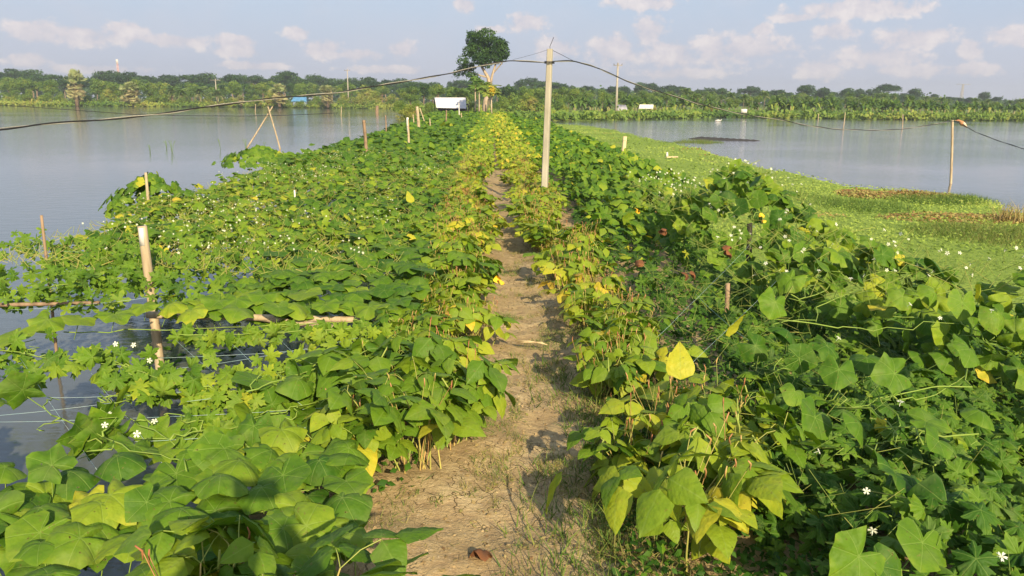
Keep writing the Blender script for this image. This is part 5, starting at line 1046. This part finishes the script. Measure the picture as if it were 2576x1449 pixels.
# left shore, front
for px, pyt, kd, ws in ((20, 205, 'green', 1.3), (70, 200, 'green', 1.4), (120, 198, 'green', 1.2), (250, 196, 'green', 1.2), (278, 214, 'olive', 1.1), (290, 205, 'green', 1.2), (415, 208, 'olive', 1.), (530, 215, 'tall', 1.2), (625, 208, 'tall', 1.3), (690, 212, 'olive', 1.), (745, 218, 'tall', 1.3), (920, 212, 'olive', 1.2), (340, 200, 'green', 1.1), (380, 205, 'green', 1.2), (480, 205, 'green', 1.0), (590, 200, 'green', 1.1), (660, 205, 'green', 1.2), (760, 205, 'green', 1.1), (870, 205, 'green', 1.1), (960, 215, 'green', 1.2), (1030, 205, 'dark', 1.), (1080, 215, 'green', 1.1)):
    tree(kd, px, pyt, rnd.uniform(202, 218), ws)
for px, pyt, kd, ws in ((20, 238, 'olive', 1.1), (60, 240, 'olive', 1.2), (100, 236, 'olive', 1.1), (30, 215, 'bush', 1.3), (70, 222, 'bush', 1.0), (110, 220, 'bush', 1.0), (150, 228, 'bush', 1.0), (220, 236, 'bush', 1.3), (260, 235, 'bush', 1.2), (375, 232, 'bush', 1.0), (400, 222, 'bush', 1.1), (470, 245, 'bush', 1.3), (520, 242, 'olive', 1.2), (560, 240, 'bush', 1.2), (585, 235, 'olive', 1.1), (640, 232, 'bush', 1.0), (710, 238, 'bush', 1.2), (800, 235, 'bush', 1.1), (865, 235, 'olive', 1.2), (905, 230, 'olive', 1.5), (940, 228, 'olive', 1.6), (985, 235, 'olive', 1.3), (1045, 236, 'bush', 1.3), (450, 238, 'bush', 1.2), (330, 243, 'bush', 1.2), (180, 245, 'bush', 1.2)):
    tree(kd, px, pyt, rnd.uniform(192, 200), ws)
for px, pyt, Y, l, ws in ((183, 163, 187, 'tallest shaggy fan palm on the left shore, with dead brown fronds', 1.15), (325, 196, 190, 'broad squat fan palm with fronds to the water, second from left', 1.7), (700, 203, 190, 'fan palm beside the blue shed on the left shore', 1.5), (822, 206, 190, 'rounded fan palm right of the blue shed', 1.5), (605, 235, 191, 'low fan palm right of the small utility pole', 1.6)):
    tree('fan', px, pyt, Y, ws, l)
for px, pyt in ((430, 204), (455, 212), (500, 205), (545, 215), (1150, 208), (1165, 215)): tree('date', px, pyt, rnd.uniform(195, 205) if px < 1000 else 125, 1.1)
# middle behind the sheds
for px, pyt, kd, Y, ws in ((1030, 215, 'green', 150, 1.3), (1065, 212, 'dark', 165, 1.), (1100, 212, 'green', 150, 1.2), (1140, 215, 'green', 150, 1.2), (1180, 215, 'green', 145, 1.2), (1230, 212, 'green', 150, 1.3), (1280, 214, 'dark', 150, 1.2), (1320, 216, 'green', 140, 1.2), (1360, 218, 'green', 145, 1.2), (1410, 216, 'green', 150, 1.2), (1450, 220, 'green', 150, 1.2),
                           (1010, 245, 'bush', 100, 1.2), (1045, 250, 'bush', 100, 1.1), (1025, 262, 'olive', 72, 1.6), (1290, 228, 'bush', 128, 1.1), (1330, 232, 'olive', 128, 1.1), (1370, 236, 'bush', 128, 1.1), (1410, 240, 'bush', 125, 1.), (1262, 240, 'bush', 120, 1.), (1190, 250, 'bush', 106, 1.1), (1160, 262, 'bush', 99, 1.), (1188, 272, 'bush', 88, 1.2), (1078, 250, 'bush', 104, 1.1)):
    tree(kd, px, pyt, Y, ws)
# right shore
for k in range(52):
    px = 1260 + k * 25.6 + rnd.uniform(-10, 10); tree('coco', px, float(skyline(px)) + rnd.uniform(4, 20), rnd.uniform(158, 200), 1.1)
for k in range(46):
    px = 1290 + k * 28.5 + rnd.uniform(-12, 12); tree('green' if rnd.random() < .6 else 'tall', px, float(skyline(px)) + rnd.uniform(16, 26), rnd.uniform(150, 170), rnd.uniform(1, 1.4))
for k in range(70):
    px = 1270 + k * 18.8 + rnd.uniform(-8, 8); dens_ = 1
    if 1830 < px < 1930 and rnd.random() < .6: continue
    tree('ban', px, float(np.interp(px, [1270, 1450, 1700, 1900, 2000, 2300, 2576], [242, 240, 238, 252, 238, 246, 258])) + rnd.uniform(-6, 12), rnd.uniform(128, 146) if px < 1800 else rnd.uniform(124, 142), rnd.uniform(.9, 1.2))
for k in range(26):
    px = 1280 + k * 50 + rnd.uniform(-12, 12); tree('bush' if rnd.random() < .6 else 'olive', px, float(np.interp(px, [1280, 1800, 2576], [256, 258, 272])) + rnd.uniform(-2, 12), rnd.uniform(124, 136), rnd.uniform(1.2, 1.9))
for k in range(30):
    px = 10 + k * 34 + rnd.uniform(-12, 12); tree('bush' if rnd.random() < .7 else 'olive', px, rnd.uniform(244, 253), rnd.uniform(190, 197), rnd.uniform(1.3, 2.2))
for v_ in PR.values():
    for p_ in v_:
        if p_.as_pointer() not in used2:
            for c_ in list(p_.children): bpy.data.objects.remove(c_)
            bpy.data.objects.remove(p_)
# far wood as one mass at the very back
a = MB(); n = 9000; px = rng.uniform(-200, 2780, n); Y = rng.uniform(335, 380, n); zt = np.array([D(p, skyline(p) + 18, y_)[2] for p, y_ in zip(px, Y)]); xx = np.array([D(p, 250, y_)[0] for p, y_ in zip(px, Y)])
pos = np.stack([xx, Y, -.5 + (zt + .5) * rng.random(n) ** .7], -1); Rm = orient(rng.normal(0, .5, (n, 3)) + [.2, -.8, .5], yaw(n)); q = rng.integers(0, 6, n)
for k in range(6): s_ = q == k; a.scatter(CLUMP[k], pos[s_], Rm[s_], rng.uniform(1.5, 2.8, s_.sum()), np.clip(rng.normal(.14, .06, s_.sum()), 0, 1))
tag(a.build('distant_woods', M_tree), 'dark hazy woods closing the view behind both ponds', 'woods', kind='stuff')
# bank vegetation strip
def bank():
    a = MB(); n = 9000; x = rng.uniform(-135, 100, n); y = far_y(x) + rng.uniform(-1.2, 7, n) ** 1; k = ~((x > -9) & (x < 4) & (y < 90)); x, y = x[k], y[k]; m = len(x); q = rng.integers(0, 6, m)
    pos = np.stack([x, y, -.55 + rng.uniform(0, .55, m)], -1); Rm = orient(rng.normal(0, .5, (m, 3)) + [.2, -.5, .8], yaw(m)); t_ = np.clip(np.where(x < 0, .60, .46) + .5 * (vnoise(x, y, .12, 81) - .5) + rng.normal(0, .07, m), 0, 1)
    for k in range(6): s_ = q == k; a.scatter(CLUMP[k], pos[s_], Rm[s_], rng.uniform(.6, 1.1, s_.sum()), t_[s_])
    return a.build('bank_vegetation', M_tree)
tag(bank(), 'bright green creeping plants along the far banks', 'bank plants', kind='stuff')

# the big tree at the end of the path
Yt = 96.
tb = D(1222, 292, Yt); tb[2] = -.1; t = thing('big_tree', 'tall dark tree with pale forked trunk at the end of the path', 'tree', tb); r = np.random.default_rng(3); bl = []
sc_ = Yt / F
for px, py, rx, rz in ((1195, 100, 26, 20), (1225, 92, 24, 16), (1240, 118, 34, 26), (1205, 125, 30, 26), (1262, 128, 20, 22), (1245, 145, 24, 14), (1210, 150, 22, 14), (1188, 88, 14, 10), (1165, 152, 14, 13), (1158, 176, 13, 14), (1178, 168, 18, 13), (1148, 186, 9, 7), (1222, 160, 16, 10), (1190, 190, 16, 8), (1180, 130, 14, 14), (1258, 112, 18, 14), (1270, 138, 10, 10)):
    c = D(px, py, Yt) - tb; bl.append((c[0], r.normal(0, .8), c[2], rx * sc_ * .95, rx * sc_ * .9, rz * sc_ * .95))
lf = MB(); blob_leaves(lf, bl, 3800, .34, .13, r); tk = MB()
def bp(px, py): c = D(px, py, Yt) - tb; return np.array([c[0], 0, c[2]])
tk.tube([bp(1217, 296), bp(1222, 250), bp(1232, 225), bp(1228, 195), bp(1213, 170), bp(1208, 140)], [.32, .27, .22, .2, .15, .06], 8)
tk.tube([bp(1232, 225), bp(1238, 190), bp(1246, 165), bp(1252, 130)], [.18, .14, .11, .05], 7); tk.tube([bp(1228, 195), bp(1190, 185), bp(1165, 170)], [.12, .08, .04], 6); tk.tube([bp(1240, 185), bp(1262, 160), bp(1268, 140)], [.09, .07, .03], 6); tk.tube([bp(1213, 170), bp(1230, 140), bp(1238, 110)], [.1, .07, .03], 6)
tk.build('trunk', M_pale, t); lf.build('crown', M_tree, t)
# papayas before it
for px, pyt, H_, Y, ti, l in ((1195, 195, 0, 84, .36, 'papaya tree with two thin pale stems left of the leaning trunk'), (1205, 200, 0, 86, .40, 'slender papaya just behind the left papaya'), (1222, 205, 0, 80, .62, 'bright yellow-green papaya in front of the big tree'), (1237, 212, 0, 76, .66, 'papaya on a thin straight stem hung with yellow blossom')):
    c = D(px, pyt, Y); h2 = c[2] - .25 - .4; p_ = make_papaya(int(px), h2 + .2, ti); place(p_, (c[0], Y, .0), random.uniform(0, 6), 1, l, 'papaya trees at the end of the path')
c = D(1238, 228, 75.5); a = MB(); n = 260; u = rng.normal(0, 1, (n, 3)); u /= np.linalg.norm(u, axis=1)[:, None]; pos = u * [.28, .28, .5] * rng.uniform(.3, 1, (n, 1)); leaves(a, OF, pos, .16, .9, tilt=.9)
o = a.build('yellow_blossom', M_small); o.location = tuple(c); tag(o, 'bright yellow blossom cluster hanging under the papaya leaves', 'blossom')

# ------------------------------------------------------------------ sheds, signs, poles, towers
def sheet(mb_, A, B, C_, D_, n=24, amp=.018):        # corrugated sheet between four corners (A-B lower, D-C upper)
    A, B, C_, D_ = map(lambda v: np.asarray(v, float), (A, B, C_, D_)); nn = np.cross(B - A, D_ - A); nn /= np.linalg.norm(nn); V = []
    for k in range(n * 2 + 1):
        f = k / (n * 2); o_ = nn * amp * (1 if k % 2 else -1); V += [A * (1 - f) + B * f + o_, D_ * (1 - f) + C_ * f + o_, A * (1 - f) + B * f + o_ - nn * .02, D_ * (1 - f) + C_ * f + o_ - nn * .02]
    Q = []
    for k in range(n * 2): i0, j0 = 4 * k, 4 * k + 4; Q += [(i0, j0, j0 + 1, i0 + 1), (i0 + 2, i0 + 3, j0 + 3, j0 + 2), (i0, i0 + 2, j0 + 2, j0), (i0 + 1, j0 + 1, j0 + 3, i0 + 3)]
    mb_.add(V, None, Q)
Ys = 88.; A, B, C_, D_ = D(1098, 271, Ys), D(1173, 273, Ys), D(1171.5, 245.5, Ys + .9), D(1093, 245.5, Ys + .9)
t = thing('tin_shed', 'small shed with pale tin sheet front at the end of the left trellis', 'shed', (A[0], Ys, 0)); o = np.array([A[0], Ys, 0])
a = MB(); sheet(a, A - o, B - o, C_ - o, D_ - o); a.build('roof', M_tin, t, smooth=False)
a = MB(); a.box(((A + B) / 2 - o) * [1, 1, 0] + [0, 1.9, .35], (3.1, 1.7, .9)); a.build('wall', M_dark, t)
a = MB()
for q_ in (A, B): a.tube([q_ * [1, 1, 0] - o + [0, .15, -.2], q_ - o + [0, .12, .0]], .05, 6)
for q_ in (C_, D_): a.tube([q_ * [1, 1, 0] - o + [0, .3, -.2], q_ - o + [0, .1, -.05]], .05, 6)
a.build('posts', M_dark, t); a = MB(); c = D(1176, 263, Ys - .3) - o; a.box(c, (.26, .2, .16)); a.tube([c + [.05, 0, 0], c + [.12, 0, -.5], c + [.1, 0, -1.0]], .06, 6); a.build('side_bracket', M_dark, t)
# blue shed
Yb = 194.; c = D(752, 262, Yb); c[2] = -.2; t = thing('blue_shed', 'small blue shed between two fan palms on the left shore', 'shed', c)
w_, h_ = 3.7, 1.1; a = MB(); a.box((0, 1.2, h_ / 2), (w_ * .8, 2.0, h_)); a.build('wall', mat_simple('pale blue wall', (.45, .55, .68), .8), t)
a = MB(); sheet(a, (-w_ / 2, -.2, h_ * .9), (w_ / 2, -.2, h_ * .9), (w_ / 2 - .3, 1.3, h_ + .9), (-w_ / 2 + .3, 1.3, h_ + .9), 14, .02); sheet(a, (-w_ / 2 + .3, 1.3, h_ + .9), (w_ / 2 - .3, 1.3, h_ + .9), (w_ / 2, 2.8, h_ * .9), (-w_ / 2, 2.8, h_ * .9), 14, .02); a.build('roof', M_blue, t, smooth=False)
a = MB(); a.box((.6, .17, .5), (.7, .06, 1.0)); a.build('door', M_dark, t)
# white hut on stilts, right shore
Yh = 121.; c = D(1622, 288, Yh); c[2] = -.55; t = thing('bamboo_hut', 'open bamboo hut with white roof at the edge of the right pond', 'hut', c); s1 = Yh / F
a = MB(); sheet(a, (-1.0, -.5, 1.05), (1.1, -.5, 1.05), (1.35, .6, 1.65), (-.75, .6, 1.65), 9, .02); sheet(a, (-.75, .6, 1.65), (1.35, .6, 1.65), (1.1, 1.7, 1.0), (-1.0, 1.7, 1.0), 9, .02); a.build('roof', M_white, t, smooth=False)
for x_ in (-.95, 0, 1.0):
    for y_ in (-.4, 1.5): a = MB(); a.tube([(x_, y_, -.5), (x_, y_, 1.12)], .05, 6); a.build('post', M_bamboo, t)
a = MB(); a.box((.05, .55, .25), (2.2, 2.1, .06)); a.build('floor', M_bamboo, t)
a = MB(); [a.box((1.06, y_, .65), (.04, .12, .85)) for y_ in np.arange(-.3, 1.5, .32)]; a.box((-.5, -.45, .55), (.9, .04, .5)); a.build('wall', M_cut, t)
c = D(1566, 283, 122.); c[2] = -.5; t = thing('tarp_shelter', 'grey tarp shelter under banana leaves right of the tall utility pole', 'shelter', c)
a = MB(); sheet(a, (-.8, -.4, .7), (.8, -.4, .6), (.6, .8, 1.5), (-.7, .8, 1.55), 6, .05); a.build('roof', mat_simple('grey tarp', (.42, .42, .46), .8, (.25, .25, .3), 2), t)
a = MB(); [a.tube([(x_, y_, -.3), (x_, y_, .9 if y_ > 0 else .65)], .04, 6) for x_ in (-.7, .7) for y_ in (-.35, .75)]; a.box((0, .2, .15), (1.4, .9, .3)); a.build('frame', M_bamboo, t)
# sign board
c = D(1872, 280, 119.); t = thing('sign_board', 'small blank white board at the edge of the right pond', 'sign', (c[0], c[1], -.5)); a = MB(); zt_ = c[2] + .5; a.box((0, 0, zt_ + .05), (.85, .05, .55)); a.build('panel', M_white, t); a = MB(); [a.tube([(x_, .04, -.3), (x_, .04, zt_ + .2)], .03, 6) for x_ in (-.3, .3)]; a.build('legs', M_dark, t)
# utility poles
def utility(px, pyt, pyb, Y, label, r=.13, arm=1.6, zb=WZ):
    c = D(px, pyb, Y); c[2] = zb - .3; h = D(px, pyt, Y)[2] - c[2]; t = thing('utility_pole', label, 'utility pole', c, 0, 'utility poles across the ponds'); a = MB(); a.tube([(0, 0, 0), (0, 0, h)], [r * 1.25, r * .75], 8); a.build('shaft', M_polec, t)
    a = MB(); a.box((0, -.12, h - .35), (arm, .09, .10)); a.build('crossarm', M_polec, t); a = MB(); [a.tube([(x_, -.12, h - .3), (x_, -.12, h - .1)], [.05, .03], 6) for x_ in (-arm * .45, 0, arm * .45)]; a.build('insulators', M_dark, t)
    return t
utility(1549.5, 158, 292, 121.5, 'tall slim concrete utility pole standing in the right pond', .17, 1.3)
utility(876, 174, 240, 201, 'utility pole rising above the left shore shrubs', .14, 1.4, -.4)
utility(545, 198, 245, 202, 'short utility pole with crossarm on the left shore', .14, 2.6, -.4)
utility(208, 222, 250, 194, 'small pale pole almost hidden behind the second fan palm', .12, 1.2, -.4) if False else None
# radio mast
def mast(px, pyt, pyb, Y, w, label, mat, arms=0):
    c = D(px, pyb, Y); zb = c[2]; c[2] = -.4; H_ = D(px, pyt, Y)[2] + .4; t = thing('lattice_tower', label, 'tower', c); a = MB()
    for sx, sy in ((-1, -1), (1, -1), (1, 1), (-1, 1)): a.tube([(sx * w, sy * w, 0), (sx * w * .4, sy * w * .4, H_)], w * .14, 4)
    for k in range(14):
        z0, z1 = H_ * k / 14, H_ * (k + 1) / 14; w0, w1 = w * (1 - .6 * k / 14), w * (1 - .6 * (k + 1) / 14)
        for s_ in (-1, 1): a.tube([(-w0 * s_, -w0, z0), (w1 * s_, -w1, z1)], w * .07, 4); a.tube([(-w0 * s_, w0, z0), (w1 * s_, w1, z1)], w * .07, 4)
    a.build('lattice', mat, t); b = MB()
    if arms: b.box((0, 0, H_ - .3), (arms, w * .3, w * .25)); b.build('crossarm', mat, t)
    else:
        for k in range(3): b.tube([(math.cos(k * 2.1) * w * .7, math.sin(k * 2.1) * w * .7, H_ - w * 3), (math.cos(k * 2.1) * w * .7, math.sin(k * 2.1) * w * .7, H_ + w)], w * .25, 6)
        b.build('antennas', M_white, t)
    return t
mast(299, 152, 200, 520, .75, 'faint red and white radio mast beyond the left woods', M_rust)
mast(2418, 211, 250, 700, 1.2, 'faint pylon far beyond the right woods', M_polec, 12)
# debris on the mat and two white ducks or floats
for px, py, z, l in ((1690, 397, -.6, 'pale wooden chip lying on the weed mat'), ):
    a = MB(); a.box((0, 0, .03), (.55, .12, .05), Matrix.Rotation(.5, 3, 'Z')); o = a.build('wood_scrap', M_cut); o.location = tuple(P(px, py, z)); tag(o, l, 'wood scrap')
c = P(1806, 305, WZ); a = MB(); a.tube([(-.35, 0, .06), (0, 0, .10), (.3, 0, .08)], [.04, .11, .05], 8); a.tube([(.3, 0, .08), (.42, 0, .2)], [.05, .05], 6); o = a.build('float', M_white); o.location = tuple(c); tag(o, 'small white float drifting in the right pond', 'float')
# thin reeds poking out of the left pond
for px, py, h_ in ((555, 375, .45), (620, 378, .5), (665, 370, .25), (433, 383, .5), (378, 382, .3), (420, 373, .35), (915, 388, .0)):
    if not h_: continue
    a = MB(); c = P(px, py, WZ)
    for k in range(3): e = rng.normal(0, .1, 2); a.tube([(0, 0, -.1), (e[0] * .4, e[1] * .4, h_ * .6), (e[0], e[1], h_)], .008, 4, .2)
    o = a.build('reed_stalk', M_stem); o.location = tuple(c); tag(o, 'few dark reed stalks poking out of the left pond', 'reed', 'reed stalks in the left pond')

# ------------------------------------------------------------------ the photographer, whose shadow falls on the leaves
def person():
    J = [(0, -.32, .93), (0, -.32, 1.15), (0, -.32, 1.38), (0, -.31, 1.47), (0, -.29, 1.56), (0, -.28, 1.66), (-.20, -.32, 1.37), (-.33, -.22, 1.18), (-.08, -.06, 1.50), (.20, -.32, 1.37), (.33, -.22, 1.18), (.08, -.06, 1.50),
         (-.09, -.32, .88), (-.11, -.30, .48), (-.12, -.34, .09), (-.12, -.20, .04), (.09, -.32, .88), (.11, -.30, .48), (.12, -.34, .09), (.12, -.20, .04)]
    E = [(0, 1), (1, 2), (2, 3), (3, 4), (4, 5), (2, 6), (6, 7), (7, 8), (2, 9), (9, 10), (10, 11), (0, 12), (12, 13), (13, 14), (14, 15), (0, 16), (16, 17), (17, 18), (18, 19)]
    Rr = [.18, .17, .18, .06, .11, .10, .07, .055, .035, .07, .055, .035, .09, .062, .042, .035, .09, .062, .042, .035]
    me = bpy.data.meshes.new('person'); me.from_pydata(J, E, []); o = bpy.data.objects.new('person', me); COL.objects.link(o)
    m = o.modifiers.new('skin', 'SKIN'); sv = me.skin_vertices[0].data if me.skin_vertices else None
    if sv is None:
        bpy.context.view_layer.objects.active = o
    for v, q_ in zip(me.skin_vertices[0].data, Rr): v.radius = (q_, q_ * .85)
    me.skin_vertices[0].data[0].use_root = True
    s_ = o.modifiers.new('sub', 'SUBSURF'); s_.levels = 2; s_.render_levels = 2
    me.materials.append(mat_simple('shirt cloth', (.22, .26, .34), .9, (.16, .19, .26), 12)); return o
try:
    o = person(); tag(o, 'standing person whose shadow falls across the lower left leaves', 'person')
except Exception as e_:
    print('person skipped', e_)
a = MB(); a.box((0, -.035, 1.6), (.155, .009, .075)); a.box((0.0, -.0305, 1.6), (.03, .002, .03)); tag(a.build('phone', M_black, smooth=False), 'dark phone held up in both hands by the standing person', 'phone')

# ------------------------------------------------------------------ haze
hz = MB(); hz.box((0, 700, 13.5), (2200, 1560, 34.0)); ho = hz.build('haze', None or bpy.data.materials.new('haze air'), smooth=False)
ho.data.materials.clear(); hm, t, o_ = new_mat('haze volume'); pv = nd(t, 'ShaderNodeVolumePrincipled'); pv.inputs['Color'].default_value = (.86, .90, 1, 1); pv.inputs['Density'].default_value = 0.0006; pv.inputs['Anisotropy'].default_value = .2
t.links.new(pv.outputs[0], o_.inputs['Volume']); ho.data.materials.append(hm); tag(ho, 'thin pale haze over the ponds and far trees', kind='stuff')
S.cycles.volume_bounces = 0; S.cycles.max_bounces = 6; S.cycles.transparent_max_bounces = 8
print('beans', nbean[0], 'ymax', ymax, 'objects', len(bpy.data.objects), 'faces', sum(len(m.polygons) for m in bpy.data.meshes))
